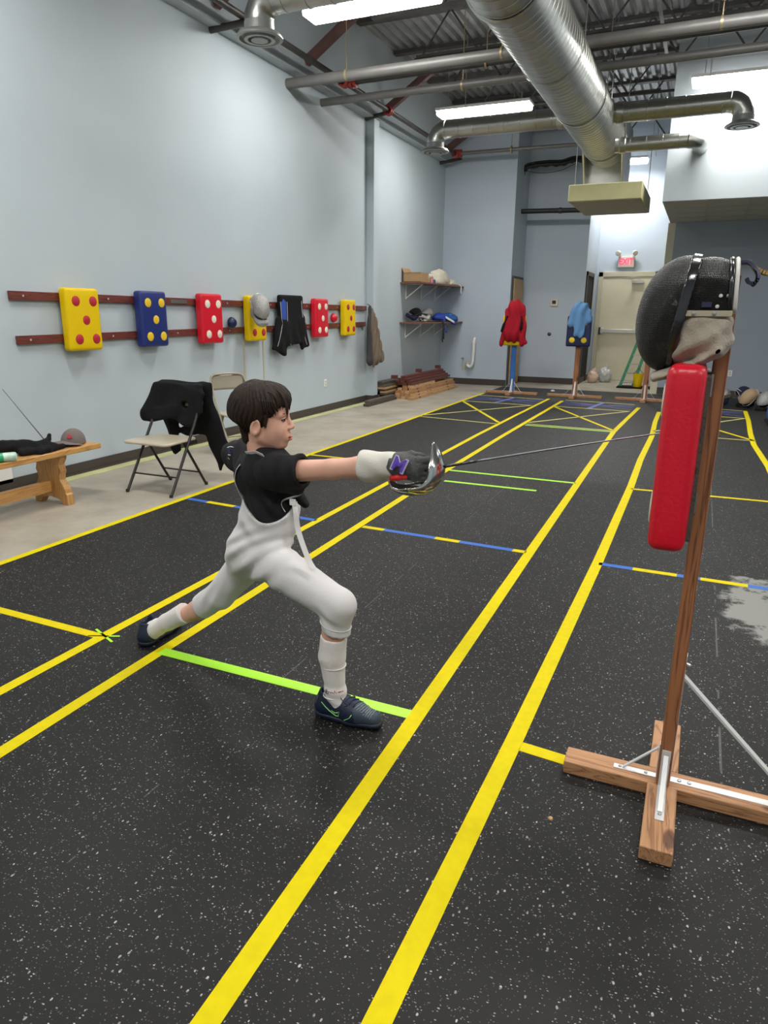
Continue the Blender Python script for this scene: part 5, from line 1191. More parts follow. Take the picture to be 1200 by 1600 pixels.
def head_local(s_):
    """replace grid coordinates by head coordinates (x forward, y left, z up)"""
    X, Y, Z = s_.X-HC.x, s_.Y-HC.y, s_.Z-HC.z; c, s = math.cos(YAW), math.sin(YAW)
    x, y = c*X+s*Y, -s*X+c*Y
    p = R_(-3); x, z = math.cos(p)*x+math.sin(p)*Z, -math.sin(p)*x+math.cos(p)*Z
    s_.X, s_.Y, s_.Z = x/HS, y/HS, z/HS
def hw(p):
    """head coordinates to world"""
    x, y, z = [k*HS for k in p]; q = R_(-3); x, z = math.cos(q)*x-math.sin(q)*z, math.sin(q)*x+math.cos(q)*z
    c, s = math.cos(YAW), math.sin(YAW); return (HC.x+c*x-s*y, HC.y+s*x+c*y, HC.z+z)
def skull(s_):
    f = s_.ell((-.012, 0, .032), (.090, .071, .078))
    f = SDF.smin(f, s_.ell((.034, 0, -.030), (.052, .056, .070)), .035)
    return f
hs = SDF((HC.x-.19, HC.y-.17, HC.z-.20), (HC.x+.17, HC.y+.17, HC.z+.14), .0026)
head_local(hs)
k = SDF.smin
def carve(f, d, kk): return -SDF.smin(-f, d, kk)
f = skull(hs)
f = k(f, hs.ell((.048, 0, .040), (.034, .050, .038)), .03)
f = k(f, hs.ell((.066, 0, -.094), (.021, .022, .017)), .020)
for y in (-1, 1):
    f = k(f, hs.cone((.0, y*.050, -.068), (.052, y*.028, -.092), .015, .016), .025)
    f = k(f, hs.ell((.046, y*.033, -.046), (.032, .026, .034)), .03)
    f = k(f, hs.cone((.073, y*.014, .016), (.064, y*.046, .014), .009, .008), .012)
for y in (-1, 1): f = carve(f, hs.ell((.094, y*.031, -.001), (.017, .017, .011)), .012)
f = k(f, hs.cone((.083, 0, .006), (.099, 0, -.026), .0065, .0095), .011)
f = k(f, hs.ell((.1005, 0, -.0285), (.0095, .0100, .0088)), .006)
for y in (-1, 1): f = k(f, hs.ell((.094, y*.0105, -.033), (.009, .0065, .0065)), .006)
for y in (-1, 1): f = carve(f, hs.ell((.098, y*.0055, -.040), (.004, .003, .004)), .003)
f = k(f, hs.ell((.080, 0, -.064), (.0165, .024, .0175)), .020)             # muzzle
f = carve(f, hs.ell((.100, 0, -.0675), (.012, .020, .0016)), .004)      # mouth line
for y in (-1, 1):                                                       # ears
    e = hs.ell((-.014, y*.073, -.030), (.021, .009, .031), Euler((0, R_(12), y*R_(22))).to_matrix())
    e = carve(e, hs.ell((-.011, y*.083, -.026), (.013, .009, .021), Euler((0, R_(12), y*R_(22))).to_matrix()), .004)
    e = k(e, hs.ell((-.002, y*.074, -.040), (.006, .005, .008)), .004)
    f = k(f, e, .006)
f = k(f, hs.cone((-.022, 0, -.05), (-.006, .0, -.165), .046, .046), .03)
hs.f = f.astype(np.float32)
Vh, Fh = hs.mesh()
# rest of the body
bs = SDF((-2.36, 1.95, 0), (-.70, 2.65, 1.06), .0058)
def body_core(s_, g=0.0):
    f = s_.cone((-1.450, 2.215, .895), (-1.452, 2.205, .730), .092+g, .088+g, (TS, 1.22))
    f = k(f, s_.cone(SH_R, SH_L, .052+g, .052+g), .05)
    f = k(f, s_.cone((-1.455, 2.205, .74), (-1.500, 2.205, .605), .088+g, .108+g, (TS, 1.18)), .05)
    f = k(f, s_.ell((-1.488, 2.225, .893), (.112+g, .112+g, .090+g)), .04)
    return f
f = body_core(bs, -.012)
f = k(f, bs.cone(NK, (-1.47, 2.21, 1.03), .062, .047), .03)
f = k(f, bs.cone(SH_R, EL_R, .043, .035), .03); f = k(f, bs.cone(EL_R, (-1.0, 2.07, .998), .035, .036), .015); f = k(f, bs.cone((-1.0, 2.07, .998), WR_R, .035, .023), .015)
f = k(f, bs.cone(SH_L, EL_L, .043, .034), .03); f = k(f, bs.cone(EL_L, WR_L, .034, .024), .015)
f = k(f, bs.cone(HP_R, KN_R, .070, .048), .04); f = k(f, bs.cone(HP_L, KN_L, .070, .048), .04)
f = k(f, bs.cone(KN_R, (-1.108, 2.070, .37), .047, .045), .02); f = k(f, bs.cone((-1.108, 2.070, .36), (-1.116, 2.072, .29), .044, .036), .005); f = k(f, bs.cone((-1.116, 2.072, .30), AN_R, .036, .024), .005)
f = k(f, bs.cone(KN_L, (-1.90, 2.275, .225), .046, .046), .02); f = k(f, bs.cone((-1.90, 2.275, .225), (-1.96, 2.275, .19), .044, .038), .005); f = k(f, bs.cone((-1.95, 2.275, .195), AN_L, .036, .024), .005)
f = k(f, bs.cone(AN_R, (-1.0, 2.08, .042), .024, .018), .01); f = k(f, bs.cone(AN_L, (-2.20, 2.40, .04), .024, .018), .01)
# both hands: palm and fingers (left one hangs open behind the body)
def hand(s_, f, wrist, palm, knuckles, mids, tips, thumb, pr=.024, fr=.0095):
    f = k(f, s_.cone(wrist, palm, .021, pr, None), .012)
    for a, b, c in zip(knuckles, mids, tips):
        f = k(f, s_.cone(palm, a, pr*.7, fr*1.15), .010); f = k(f, s_.cone(a, b, fr*1.1, fr), .003); f = k(f, s_.cone(b, c, fr, fr*.85), .003)
    f = k(f, s_.cone(thumb[0], thumb[1], fr*1.5, fr*1.1), .008); f = k(f, s_.cone(thumb[1], thumb[2], fr*1.1, fr*.9), .003)
    return f
lk = [(-1.628+.010*i, 2.49+.012*i, .730+.006*i) for i in range(4)]; lm = [(p[0]+.012, p[1]-.006, p[2]-.028) for p in lk]; lt = [(p[0]+.006, p[1]-.02, p[2]-.05) for p in lk]
f = hand(bs, f, WR_L, (-1.640, 2.49, .765), lk, lm, lt, ((-1.65, 2.48, .775), (-1.632, 2.465, .745), (-1.628, 2.46, .72)))
KX = -.782
rk = [(KX, 2.046, 1.046), (KX-.002, 2.042, 1.026), (KX-.006, 2.042, 1.006), (KX-.012, 2.046, .988)]
rm = [(p[0]+.030, 2.064, p[2]-.002) for p in rk]; rt = [(p[0]+.012, 2.092, p[2]-.004) for p in rk]
PALM_R = (-.840, 2.052, 1.020)
TH_R = ((-.862, 2.062, 1.040), (-.815, 2.066, 1.058), (-.778, 2.074, 1.054))
f = hand(bs, f, WR_R, PALM_R, rk, rm, rt, TH_R, .026, .0092)
f = np.maximum(f, bs.half((-1.468, 2.205, 1.035), (0, 0, 1)))
bs.f = f.astype(np.float32)
Vb, Fb = bs.mesh()
V = np.concatenate([Vh, Vb]); F = np.concatenate([Fh, Fb+len(Vh)])
for _ in range(1):
    acc = np.zeros_like(V); cnt = np.zeros(len(V))
    for a in range(4):
        i, j = F[:, a], F[:, (a+1) % 4]
        np.add.at(acc, i, V[j]); np.add.at(cnt, i, 1); np.add.at(acc, j, V[i]); np.add.at(cnt, j, 1)
    V = V*.55+.45*acc/np.maximum(cnt, 1)[:, None]
body = mk('body', V, F.tolist(), M['skin'], boy, True)
# face details
M['eyew'] = mat('eye_white', (.40, .36, .34), .4); M['iris'] = mat('dark_iris', (.03, .015, .008), .15); M['brow'] = mat('eyebrow', (.035, .02, .014), .7)
def blob(name, c, r, m, rot=None, n=16, parent=None):
    v = []; fc = []
    for i in range(n+1):
        th = math.pi*i/n
        for j in range(n): ph = 2*math.pi*j/n; v.append(Vector((r[0]*math.cos(ph)*math.sin(th), r[1]*math.sin(ph)*math.sin(th), r[2]*math.cos(th))))
    if rot: v = [rot @ q for q in v]
    v = [hw((c[0]+q.x, c[1]+q.y, c[2]+q.z)) for q in v]
    for i in range(n):
        for j in range(n): fc.append((i*n+j, i*n+(j+1) % n, (i+1)*n+(j+1) % n, (i+1)*n+j))
    return mk(name, v, fc, m, parent or boy, True)
for y in (-1, 1):
    e = blob('eye', (.0712, y*.031, -.002), (.0110, .0112, .0068), M['eyew']); blob('iris', (.0775, y*.0315, -.0025), (.0055, .0072, .0062), M['iris'], parent=e)
    pts = [hw((.083-.012*abs(t)**1.6-.002*(t < 0), y*(.031+.014*t), .006-.005*t*t-.0005*t)) for t in np.linspace(-1, 1, 9)]
    MB().tube(pts, [.0008, .0016, .002, .0022, .0024, .0024, .0024, .0022, .001], 6).go('upper_eyelid', M['skin'], e, smooth=True)
    pts = [hw((.0845-.012*abs(t)**1.6-.002*(t < 0), y*(.031+.0145*t), .0035-.005*t*t-.0005*t)) for t in np.linspace(-1, 1, 9)]
    MB().tube(pts, .0024, 6).go('eyelashes', M['iris'], e, smooth=True)
    pts = [hw((.083-.010*max(0, t)**2, y*(.017+.030*t), .020+.005*t-.006*t*t)) for t in np.linspace(0, 1, 8)]
    MB().tube(pts, [.0018, .0028, .003, .003, .0028, .0024, .0018, .001], 6, sq=.6).go('eyebrow', M['brow'], boy, smooth=True)
ls = SDF((HC.x+.02, HC.y-.08, HC.z-.12), (HC.x+.16, HC.y+.10, HC.z-.03), .0014); head_local(ls)
f = k(ls.ell((.0955, 0, -.0628), (.0085, .0160, .0050)), ls.ell((.0945, 0, -.0730), (.0090, .0145, .0058)), .001)
f = carve(f, ls.ell((.099, 0, -.0672), (.010, .018, .0010)), .002)
ls.f = f.astype(np.float32); ls.go('lips', M['lips'], boy)
# hair: cap with locks
hr = SDF((HC.x-.20, HC.y-.18, HC.z-.13), (HC.x+.17, HC.y+.18, HC.z+.18), .0028); head_local(hr)
cap_ = hr.ell((-.020, 0, .035), (.105, .086, .092)); cap_ = k(cap_, hr.ell((-.062, 0, .008), (.062, .070, .070)), .03); cap_ = k(cap_, hr.ell((.040, 0, .070), (.052, .060, .045)), .03)
hl = cap_
hl = carve(hl, np.maximum(-hr.half((.060, 0, 0), (1, 0, .25)), hr.half((0, 0, .040), (0, 0, 1))), .012)
hl = carve(hl, np.maximum(-hr.half((.018, 0, 0), (1, 0, 0)), hr.half((0, 0, -.002), (-.28, 0, 1))), .008)
hl = carve(hl, hr.ell((-.008, -.085, -.036), (.021, .030, .032)), .006); hl = carve(hl, hr.ell((-.008, .085, -.036), (.021, .030, .032)), .006)
hl = carve(hl, np.maximum(hr.half((0, 0, -.062), (.45, 0, 1)), -1), .012)
for y in (-1, 1): hl = k(hl, hr.cone((.020, y*.070, .01), (.022, y*.0665, -.026), .010, .004), .010)
hl = k(hl, hr.cone((-.052, 0, -.03), (-.048, 0, -.076), .036, .030, ((0, 1, 0), 1.25)), .02)
th_ = np.arctan2(hr.Y, hr.X+.035); rr_ = np.sqrt(hr.Y**2+(hr.X+.035)**2+(hr.Z-.05)**2)
hl = hl+.0017*np.sin(th_*34+3*np.sin(hr.Z*38+th_*2))+.0012*np.sin(th_*71+hr.Z*60)
# face must stay clear
hr.f = hl.astype(np.float32); hair = hr.go('hair', M['hair'], boy, smooth_it=0)
random.seed(11)
lk_ = MB()
def lock(p0, p1, p2, r0):
    pts = [Vector(hw(tuple((1-t)**2*a+2*t*(1-t)*b+t*t*c for a, b, c in zip(p0, p1, p2)))) for t in [i/8 for i in range(9)]]
    lk_.tube(pts, [r0*(.55+.9*(i/8)*(1-i/8)*2)*(1 if i < 7 else .45 if i == 7 else .12) for i in range(9)], 7)
for i in range(30):
    y = -.062+.124*i/29+random.uniform(-.002, .002); tip = .024+random.uniform(-.006, .012)+(.004 if abs(y) < .02 else 0)
    if -.050 < y < -.030: tip += .016
    xf = .093-8.0*y*y
    lock((.030-3*y*y, y*.9, .118-6*y*y), (xf+.004, y*1.02, .095), (xf-.004+random.uniform(-.003, .002), y+random.uniform(-.006, .008), tip), .0062)
for a_ in ((-.020, .030, .002), (-.028, .026, -.004), (-.045, .028, .002)):
    lock((.055, a_[0]-.010, .105), (.097, a_[0]-.006, .07), (.088, a_[0], a_[2]), .0032)
for i in range(46):       # crown and back locks
    a = random.uniform(-2.9, 2.9); sx, sy = math.cos(a), math.sin(a); L_ = random.uniform(.5, .95)
    lock((-.035, 0, .1285), (-.025+.085*sx*L_, .078*sy*L_, .132-.02*L_), (-.02+.108*sx*L_**.5, .0885*sy*L_**.5, .125-.10*L_), .0042)
for s_ in (-1, 1):
    for i in range(7): x = .012+.008*i; lock((x-.01, s_*.080, .07), (x, s_*.086, .04), (x+.004, s_*(.078-.0006*i*i), .006+random.uniform(-.012, .006)+.003*i), .0048)
lk_.go('fringe_locks', M['hair'], hair, smooth=True)

# ---- t-shirt
ts = SDF((-1.86, 1.98, .66), (-1.20, 2.52, 1.05), .0045)
f = body_core(ts, .006)
f = k(f, ts.cone((-1.452, 2.213, .915), (-1.458, 2.212, .972), .085, .056, (TS, 1.2)), .04)
f = k(f, ts.cone(SH_R, (-1.232, 2.092, .955), .058, .064), .03)
f = k(f, ts.cone((-1.33, 2.10, .93), (-1.285, 2.115, .895), .045, .035), .03)
f = k(f, ts.cone((-1.53, 2.28, .940), (-1.640, 2.345, .932), .070, .062), .05); f = k(f, ts.cone((-1.640, 2.345, .932), (-1.735, 2.385, .922), .062, .057), .03); f = k(f, ts.cone((-1.475, 2.22, .955), (-1.66, 2.35, .945), .045, .040), .04)
f = k(f, ts.cone((-1.60, 2.28, .90), (-1.70, 2.36, .895), .05, .045), .04)
f = k(f, ts.cone((-1.355, 2.20, .86), (-1.290, 2.20, .805), .035, .012, ((TS), 1.8)), .02)
f = f+(.0052*np.sin(ts.Z*68+ts.X*42+2*np.sin(ts.X*22+ts.Y*9))*np.clip((.92-ts.Z)*7, 0, 1)+.0025*np.sin(ts.X*90+ts.Z*35)).astype(np.float32)
f = np.maximum(f, -(ts.cone(NK, (-1.475, 2.205, 1.06), .050, .050)))
f = np.maximum(f, np.where(ts.X > -1.30, ts.half((-1.238, 2.095, .96), (.97, 0, .16)), -1))
f = np.maximum(f, -ts.cone((-1.26, 2.098, .952), (-1.18, 2.086, .960), .044, .050))
f = np.maximum(f, np.where(ts.X < -1.70, ts.half((-1.785, 2.41, .92), (-.85, .35, 0)), -1)); f = np.maximum(f, -ts.cone((-1.75, 2.39, .918), (-1.85, 2.45, .905), .042, .044))
ts.f = f.astype(np.float32); shirt = ts.go('t_shirt', M['shirt'], boy)
# sleeve badge
def ring(c, nrm, r, m, parent, a0, a1, w_=.0035, name='badge_ring', sx=.8):
    nrm = Vector(nrm).normalized(); u = nrm.cross(Vector((0, 0, 1))).normalized(); v = u.cross(nrm)
    return MB().tube([Vector(c)+u*math.cos(R_(a))*r*sx+v*math.sin(R_(a))*r for a in np.linspace(a0, a1, 18)], w_, 6).go(name, m, parent, smooth=True)
# ---- breeches
br = SDF((-2.0, 1.95, .16), (-.98, 2.45, .90), .0052)
f = br.cone((-1.452, 2.205, .80), (-1.452, 2.205, .730), .106, .106, (TS, 1.22))
f = k(f, br.cone((-1.455, 2.205, .74), (-1.503, 2.205, .605), .104, .121, (TS, 1.18)), .04)
f = k(f, br.cone(HP_R, KN_R, .088, .062), .045); f = k(f, br.cone(HP_L, KN_L, .086, .060), .045)
f = k(f, br.cone((-1.56, 2.20, .56), (-1.58, 2.21, .54), .085, .08), .06)
f = k(f, br.cone(KN_R, (-1.098, 2.070, .405), .062, .054), .02); f = k(f, br.cone((-1.098, 2.070, .405), (-1.100, 2.070, .375), .0545, .0555), .004)
f = k(f, br.cone(KN_L, (-1.838, 2.270, .272), .060, .056), .02); f = k(f, br.cone((-1.838, 2.270, .272), (-1.870, 2.272, .248), .0565, .0565), .004)
tx = br.X; tz_ = br.Z
fold = .0040*np.sin(br.X*-60+br.Z*95+2.0*np.sin(br.Z*18+br.Y*12))*np.exp(-((br.X+1.47)/.14)**2-((br.Z-.57)/.11)**2)*2.3
fold = fold+.0030*np.sin(br.X*70+br.Z*95)*np.exp(-((br.X+1.12)/.06)**2-((br.Z-.43)/.06)**2)+.0035*np.sin(br.X*110-br.Z*70)*np.exp(-((br.X+1.78)/.09)**2-((br.Z-.33)/.09)**2)
fold = fold+.0034*np.sin(br.Z*70+br.X*22+1.5*np.sin(br.X*30))*np.clip((br.Z-.62)*9, 0, 1)
f = f+fold
uu = (br.X+1.452)*TN[0]+(br.Y-2.205)*TN[1]
f = np.maximum(f, br.Z-(.742+6.5*uu*uu))
f = np.maximum(f, np.where(br.X > -1.25, .375-br.Z-.25*(br.X+1.10), -1))
dl = Vector(AN_L)-Vector(KN_L); dl.normalize()
f = np.maximum(f, np.where(br.X < -1.75, br.half((-1.872, 2.272, .246), tuple(dl)), -1))
br.f = f.astype(np.float32); bre = br.go('breeches', M['white_kit'], boy)
MB().tube([(-1.100+.0565*math.cos(a), 2.070+.0565*math.sin(a), .405-.25*.0565*math.cos(a)) for a in np.linspace(0, 2*math.pi, 28)], .0022, 6, cap=False).go('cuff_seam', M['white_kit'], bre, smooth=True)
# ---- socks
so = SDF((-1.20, 1.99, .03), (-1.02, 2.15, .40), .0042)
f = so.cone((-1.108, 2.072, .36), (-1.118, 2.073, .27), .0495, .0505); f = k(f, so.cone((-1.118, 2.073, .27), (-1.107, 2.075, .125), .0495, .0370), .01); f = k(f, so.cone((-1.107, 2.075, .125), (-1.085, 2.077, .06), .038, .036), .02)
f = f+.0016*np.sin(so.Z*150+so.X*20)*np.clip((.20-so.Z)*12, 0, 1); f = np.maximum(f, so.Z-.352+.12*(so.X+1.11)); so.f = f.astype(np.float32); sk = so.go('sock', M['sock'], boy)
for a in (.105, .23): MB().tube([(-1.112+.046*math.cos(q)*(1 if a > .2 else .86), 2.073+.046*math.sin(q)*(1 if a > .2 else .86), a+.004) for q in np.linspace(0, 6.28, 24)], .0022, 6, cap=False).go('sock_fold', M['sock'], sk, smooth=True)
# maker's word round the ankle
word = 'absolute'; mr = mat('sock_red_thread', (.42, .06, .06), .8); mbk = mat('sock_dark_thread', (.10, .09, .12), .8)
for i, ch in enumerate(word):
    ang = R_(-118+13.5*i); rad = .0425; c = Vector((-1.108+rad*math.cos(ang), 2.075+rad*math.sin(ang), .138))
    text_part(ch, .026, mbk if i < 2 else mr, sk, Matrix.Translation(c) @ Euler((0, 0, ang+math.pi/2)).to_matrix().to_4x4() @ Euler((R_(90), 0, 0)).to_matrix().to_4x4(), .0006, 'stitched_letter')
so = SDF((-2.25, 2.18, .01), (-1.90, 2.36, .28), .0042)
a0 = Vector(KN_L)+dl*.235; a1 = Vector(KN_L)+dl*.36
f = so.cone(tuple(a0), tuple(a1), .0480, .0400); f = k(f, so.cone(tuple(a1), (-2.150, 2.272, .085), .040, .037), .01); f = k(f, so.cone((-2.150, 2.272, .085), (-2.180, 2.275, .055), .038, .036), .02)
f = f+.0016*np.sin(so.X*150)*np.clip((-2.05-so.X)*12, 0, 1); f = np.maximum(f, -so.half(tuple(a0), tuple(dl))); so.f = f.astype(np.float32); sk2 = so.go('sock', M['sock'], boy)

# ---- shoes (local: heel at origin, toe +X, right foot outside is -Y), then placed
M['lace'] = mat('blue_lace', (.007, .018, .055), .6); M['toerib'] = mat('pale_toe_ribs', (.26, .31, .32), .5); M['dim'] = mat('dim_heel_trim', (.12, .16, .18), .5)
def shoe(loc, rz, scale, mirror=1, parent=boy):
    sh = SDF((-.03, -.065, -.004), (.285, .065, .135), .0032)
    up = sh.cone((.030, 0, .040), (.042, 0, .092), .035, .030)
    up = k(up, sh.cone((.045, 0, .045), (.15, 0, .038), .036, .037), .03)
    up = k(up, sh.cone((.085, 0, .082), (.160, 0, .050), .027, .027), .03)
    up = k(up, sh.cone((.15, mirror*.004, .036), (.222, mirror*.008, .032), .040, .032, ((0, 0, 1), .92)), .03)
    up = carve(up, sh.cone((.050, 0, .082), (.044, 0, .16), .024, .036), .006)
    up = k(up, np.maximum(sh.cone((.086, 0, .08), (.078, 0, .112), .016, .016, ((1, 0, 0), .45)), -1), .01)
    up = np.maximum(up, .014-sh.Z)
    sh.f = up.astype(np.float32); Vs = sh.mesh()
    sh2 = SDF((-.03, -.07, -.004), (.285, .07, .06), .0035)
    so_ = sh2.cone((.034, 0, .016), (.15, 0, .016), .040, .039, ((0, 0, 1), .55)); so_ = k(so_, sh2.cone((.15, mirror*.003, .016), (.226, mirror*.008, .018), .044, .034, ((0, 0, 1), .5)), .01)
    so_ = np.maximum(so_, -sh2.Z); so_ = np.maximum(so_, sh2.Z-.024-.10*np.clip(sh2.X-.2, 0, 1)); sh2.f = so_.astype(np.float32); Vo = sh2.mesh()
    mtx = Matrix.Translation(loc) @ Euler((0, 0, rz)).to_matrix().to_4x4() @ Matrix.Scale(scale, 4)
    def W(v): v = np.asarray(v); m_ = np.array(mtx); return v @ m_[:3, :3].T + m_[:3, 3]
    o = mk('shoe', W(Vs[0]), Vs[1].tolist(), [M['shoe'], M['toe']], parent, True, fm=(Vs[0][Vs[1]].mean(1)[:, 0] > .170+.3*(.05-Vs[0][Vs[1]].mean(1)[:, 2])).astype(int))
    mk('sole', W(Vo[0]), Vo[1].tolist(), M['sole'], o, True)
    def fs(x, y, z):
        i = [min(max(int(round((q-a[0])/sh.h)), 0), n_-1) for q, a, n_ in zip((x, y, z), sh.ax, sh.f.shape)]; return sh.f[tuple(i)]
    def surf(x, z, off, sd):
        y = .062
        while y > .004 and fs(x, sd*y, z) > 0: y -= .0008
        return Vector(W((x, sd*(y+off), z)))
    def top(x, y, off):
        z = .13
        while z > .01 and fs(x, y, z) > 0: z -= .0008
        return Vector(W((x, y, z+off)))
    sw = [(.040, .072), (.055, .058), (.075, .044), (.098, .033), (.110, .034), (.113, .054), (.106, .047), (.094, .043), (.080, .049)]
    for sd in (-1, 1):
        MB().tube([surf(x, z, .001, sd) for x, z in sw], [.0012]+[.0018]*7+[.0012], 6).go('lime_outline', M['lime'], o, smooth=True)
        MB().tube([surf(x, z, .0008, sd) for x, z in ((.135, .028), (.148, .037), (.158, .045), (.164, .056))], .0016, 6).go('lime_line', M['lime'], o, smooth=True)
        MB().tube([surf(x, z, .0004, sd) for x, z in ((.018, .085), (.012, .060), (.014, .035), (.026, .026))], .0012, 6).go('heel_trim', M['dim'], o, smooth=True)
    for q in range(8):
        xx = .178+.0072*q; ys = np.linspace(-.034+.0012*q, .034-.0012*q, 9)
        MB().tube([top(xx-.16*abs(y)*0+.02*(y*y/.0012)*-.5, y+mirror*.006, .0006) for y in ys], .0017, 5).go('toe_rib', M['toerib'], o, smooth=True)
    for q in range(5):
        x = .098+.017*q
        MB().tube([top(x-.004, -.026, .001), top(x-.002, -.013, .0015), top(x, 0, .002), top(x+.004, .013, .0015), top(x+.008, .026, .001)], .0026, 6).go('lace', M['lace'], o, smooth=True)
    for sd in (-1, 1): MB().tube(curve_pts([top(.098, 0, .003), top(.100, sd*.012, .012), top(.118, sd*.028, .014), top(.140, sd*.030, .006), top(.130, sd*.033, .001)], 5), .0017, 6).go('lace_loop', M['lace'], o, smooth=True)
    return o
shoe((-1.190, 2.085, T), R_(-3), 1.06, mirror=1)
shoe((-2.185, 2.215, T+.001), R_(93), 1.04, mirror=-1)

# ---- suspenders and the loose strap
def ribbon(name, pts, w_, th, m, parent, side, n=7):
    pp = curve_pts(pts, n); mb = MB(); v = []; fc = []
    side = [Vector(side)]*len(pp) if not isinstance(side, list) else side
    for i, p in enumerate(pp):
        a = pp[max(i-1, 0)]; b = pp[min(i+1, len(pp)-1)]; d = (b-a).normalized(); s = (side[i]-d*side[i].dot(d)).normalized(); nn = d.cross(s)
        for q in ((-1, -1), (1, -1), (1, 1), (-1, 1)): v.append(p+s*(q[0]*w_/2)+nn*(q[1]*th/2))
    for i in range(len(pp)-1):
        for j in range(4): fc.append((4*i+j, 4*i+(j+1) % 4, 4*(i+1)+(j+1) % 4, 4*(i+1)+j))
    fc += [(3, 2, 1, 0), tuple(4*(len(pp)-1)+j for j in range(4))]
    return MB().add(v, fc).go(name, m, parent, bevel=.0006)
def on_shirt(p, d, off=.002):
    """walk from p along -d until the shirt is met, return the point just outside"""
    p = Vector(p); d = Vector(d).normalized(); q = p+d*.20
    for _ in range(400):
        i = [int(round((c-a[0])/ts.h)) for c, a in zip(q, ts.ax)]
        if all(0 <= x < n for x, n in zip(i, ts.f.shape)) and ts.f[tuple(i)] < off: return q
        q = q-d*.001
    return p
back = [(-1.456, 2.16, z) for z in (.79, .83, .87, .91, .945)]
dB = Vector((-.80, -.60, 0))
pts = [on_shirt(Vector((-1.455, 2.19, z))+Vector((0, 0, 0)), (-.86, -.52-.9*(z-.78), 0), .0035) for z in (.775, .80, .84, .88, .92, .945)]
ribbon('suspender', pts, .016, .002, M['white_kit'], bre, (TS[0], TS[1], 0))
pts = [on_shirt((-1.47+.010*i, 2.20-.012*i, .93), (-.55+.25*i, -.55-.12*i, .65+.22*i), .005) for i in range(5)]
ribbon('suspender', pts, .016, .002, M['white_kit'], bre, (.3, .3, -.6))
ribbon('suspender', [on_shirt((-1.45, 2.16, z), (.95, -.18, 0), .003) for z in (.78, .82, .86, .90)], .016, .002, M['white_kit'], bre, (TS[0], TS[1], 0))
ribbon('loose_strap', [(-1.285, 2.11, .835), (-1.272, 2.095, .80), (-1.262, 2.09, .74), (-1.235, 2.08, .68), (-1.205, 2.07, .63), (-1.180, 2.06, .607)], .020, .0018, M['white_kit'], bre, (.7, .7, 0))
MB().box(-1.300, -1.276, 2.098, 2.106, .822, .846).go('strap_buckle', M['white'], bre, bevel=.002)

bd = on_shirt((-1.745, 2.385, .922), (.50, -.84, .22), .0025)
nrm_b = Vector((.50, -.84, .22)).normalized(); ub = Vector((0, 0, 1)).cross(nrm_b).normalized(); vb = nrm_b.cross(ub)
MB().tube([bd+ub*(.020*math.cos(R_(a)))+vb*(.017*math.sin(R_(a)))+vb*.008-nrm_b*(.18*(.020*math.cos(R_(a)))**2/.01) for a in range(-120, 131, 10)], .0019, 6).go('badge_ring', M['white'], shirt, smooth=True)
text_part('D', .026, mat('badge_navy', (.03, .05, .22), .6), shirt, Matrix(((ub.x, vb.x, nrm_b.x, bd.x), (ub.y, vb.y, nrm_b.y, bd.y), (ub.z, vb.z, nrm_b.z, bd.z), (0, 0, 0, 1))) @ Matrix.Translation((0, .008, 0)), .0015, 'badge_letter')
MB().tube(curve_pts([bd+ub*x_+vb*y_-nrm_b*.0012 for x_, y_ in ((-.012, -.018), (-.004, -.026), (.004, -.018), (.010, -.027), (.018, -.019))], 4), .0012, 5).go('badge_script', M['zip'], shirt, smooth=True)
# ---- glove (gauntlet cuff + hand)
gl = SDF((-1.02, 1.97, .93), (-.72, 2.14, 1.11), .0030)
ck0 = (-.985, 2.067, 1.002); ck1 = (-.862, 2.058, 1.020)
f = gl.cone(ck0, ck1, .0555, .042); f = carve(f, gl.cone((-1.02, 2.069, .998), (-.96, 2.064, 1.006), .047, .041), .003)
f = np.maximum(f, -gl.half((-.986, 2.067, 1.002), (.985, -.06, .15))); f = f+.0016*np.sin(gl.X*60+gl.Z*90)
f = np.maximum(f, gl.half((-.858, 2.058, 1.02), (.98, 0, .12)))
gl.f = f.astype(np.float32); gv = gl.go('glove_cuff', mat('white_gauntlet', (.60, .58, .52), .8, bump=.2, bscale=200), boy)
gh = SDF((-.90, 1.99, .94), (-.73, 2.14, 1.10), .0024)
f = gh.cone((-.880, 2.058, 1.018), (-.845, 2.052, 1.022), .041, .038); f = k(f, gh.cone((-.845, 2.052, 1.022), (-.800, 2.046, 1.018), .038, .033, ((0, 1, 0), .85)), .02)
for a, b, c in zip(rk, rm, rt):
    f = k(f, gh.cone((-.83, 2.05, a[2]*.6+1.02*.4), a, .020, .0135), .010); f = k(f, gh.cone(a, b, .0135, .0125), .004); f = k(f, gh.cone(b, c, .0125, .011), .003)
f = k(f, gh.cone(TH_R[0], TH_R[1], .018, .0135), .010); f = k(f, gh.cone(TH_R[1], TH_R[2], .0135, .011), .003)
f = np.maximum(f, -gh.half((-.884, 2.058, 1.018), (.98, 0, .12)))
f = f+.0008*np.sin(gh.X*260+gh.Z*120)
gh.f = f.astype(np.float32); go_ = gh.go('glove_hand', M['glove'], boy)
# purple letter M on the back of the hand
nrm = Vector((.10, -.94, .32)).normalized(); c = Vector((-.833, 2.0050, 1.0330))
xax = Vector((.90, .05, -.30)).normalized(); xax = (xax-nrm*xax.dot(nrm)).normalized(); yax = nrm.cross(xax)
mm = Matrix(((xax.x, yax.x, nrm.x, c.x), (xax.y, yax.y, nrm.y, c.y), (xax.z, yax.z, nrm.z, c.z), (0, 0, 0, 1)))
text_part('M', .070, mat('pale_logo_edge', (.45, .42, .55), .6), go_, mm @ Matrix.Translation((0, 0, -.003)), .0045, 'letter_outline')
text_part('M', .060, mat('purple_logo', (.10, .045, .42), .6), go_, mm @ Matrix.Translation((0, 0, -.0025)), .0050, 'purple_letter')

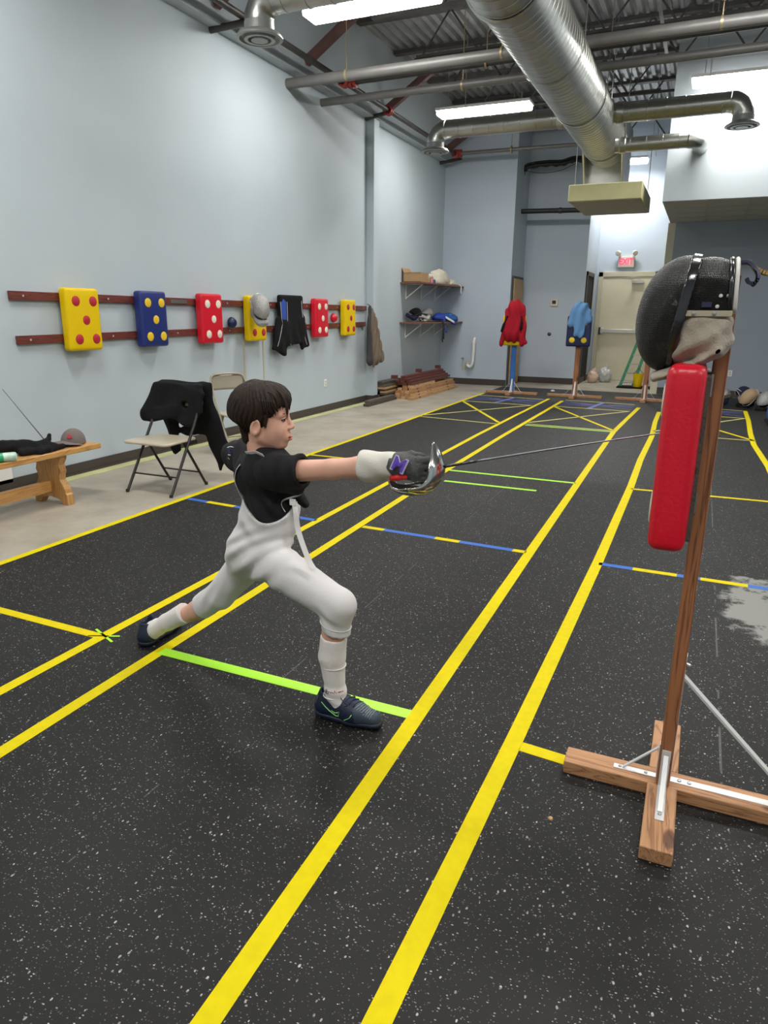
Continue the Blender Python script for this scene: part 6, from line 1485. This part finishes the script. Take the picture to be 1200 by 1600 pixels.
# ================================================================ THE SABRE IN HIS HAND
G0 = Vector((-.882, 2.040, .990)); GG = Vector((-.712, 2.062, 1.030))
sab = thing('fencing_sabre', 'silver guarded fencing sabre held out by the boy, blade reaching past the red pad', 'fencing sword', tuple(GG))
gd = (GG-G0).normalized()
MB().tube([G0+gd*.008, G0+gd*.05, G0+gd*.11, GG], [.0095, .0115, .011, .010], 12).go('grip', M['vinylblk'], sab, smooth='auto')
MB().tube([Vector((-.868, 2.022, .982)), Vector((-.838, 2.018, .990)), Vector((-.812, 2.026, .992))], [.009, .0105, .007], 12).go('red_grip_end', mat('red_rubber', (.60, .015, .02), .4), sab, smooth=True)
MB().lathe([(0, -.020), (.009, -.018), (.010, 0), (.0085, .012), (0, .014)], G0-gd*.004, gd, 14).go('pommel', M['pipe'], sab, smooth='auto')
M['mirror'] = mat('polished_guard', (.62, .62, .60), .16, metal=1)
cl = curve_pts([(-.878, 2.028, .972), (-.862, 2.022, .950), (-.826, 2.020, .937), (-.780, 2.026, .936), (-.735, 2.040, .950), (-.706, 2.055, .985), (-.700, 2.064, 1.030), (-.716, 2.068, 1.072), (-.742, 2.070, 1.106)], 5)
n = len(cl); v = []; fc = []; cen = Vector((-.80, 2.055, 1.02))
for i, p in enumerate(cl):
    t = i/(n-1); wd = (.012+.040*min(1, t/.35)) if t < .35 else (.052 if t < .75 else .052*(1-((t-.75)/.25)**1.6)+.002)
    inn = (cen-p); inn.y = 0; inn.normalize()
    for j in range(9):
        u = -1+2*j/8; v.append(p+Vector((0, 1, 0))*u*wd+inn*(abs(u)**2*wd*.62))
for i in range(n-1):
    for j in range(8): fc.append((i*9+j, (i+1)*9+j, (i+1)*9+j+1, i*9+j+1))
g_ = mk('hand_guard', v, fc, M['mirror'], sab, True); sm_ = g_.modifiers.new('s', 'SOLIDIFY'); sm_.thickness = .002; sm_.offset = 0
MB().tube([Vector(v[i*9]) for i in range(n)], .0016, 6).go('guard_rim', M['mirror'], g_, smooth=True)
MB().tube([Vector(v[i*9+8]) for i in range(n)], .0016, 6).go('guard_rim', M['mirror'], g_, smooth=True)
B0 = Vector((-.700, 2.064, 1.030)); B2 = Vector((-.070, 2.45, 1.130)); B1 = (B0+B2)/2+Vector((0, 0, .006))
bl_ = [B0*(1-t)**2+B1*2*t*(1-t)+B2*t*t for t in [i/14 for i in range(15)]]
MB().tube(bl_[:3], [.0048, .0044, .0042], 8).go('blade_base', M['vinylblk'], sab, smooth=True)
MB().tube(bl_[2:], [.0042-.0022*i/12 for i in range(13)], 8).go('blade', mat('blued_steel', (.22, .23, .26), .3, metal=.9), sab, smooth=True)
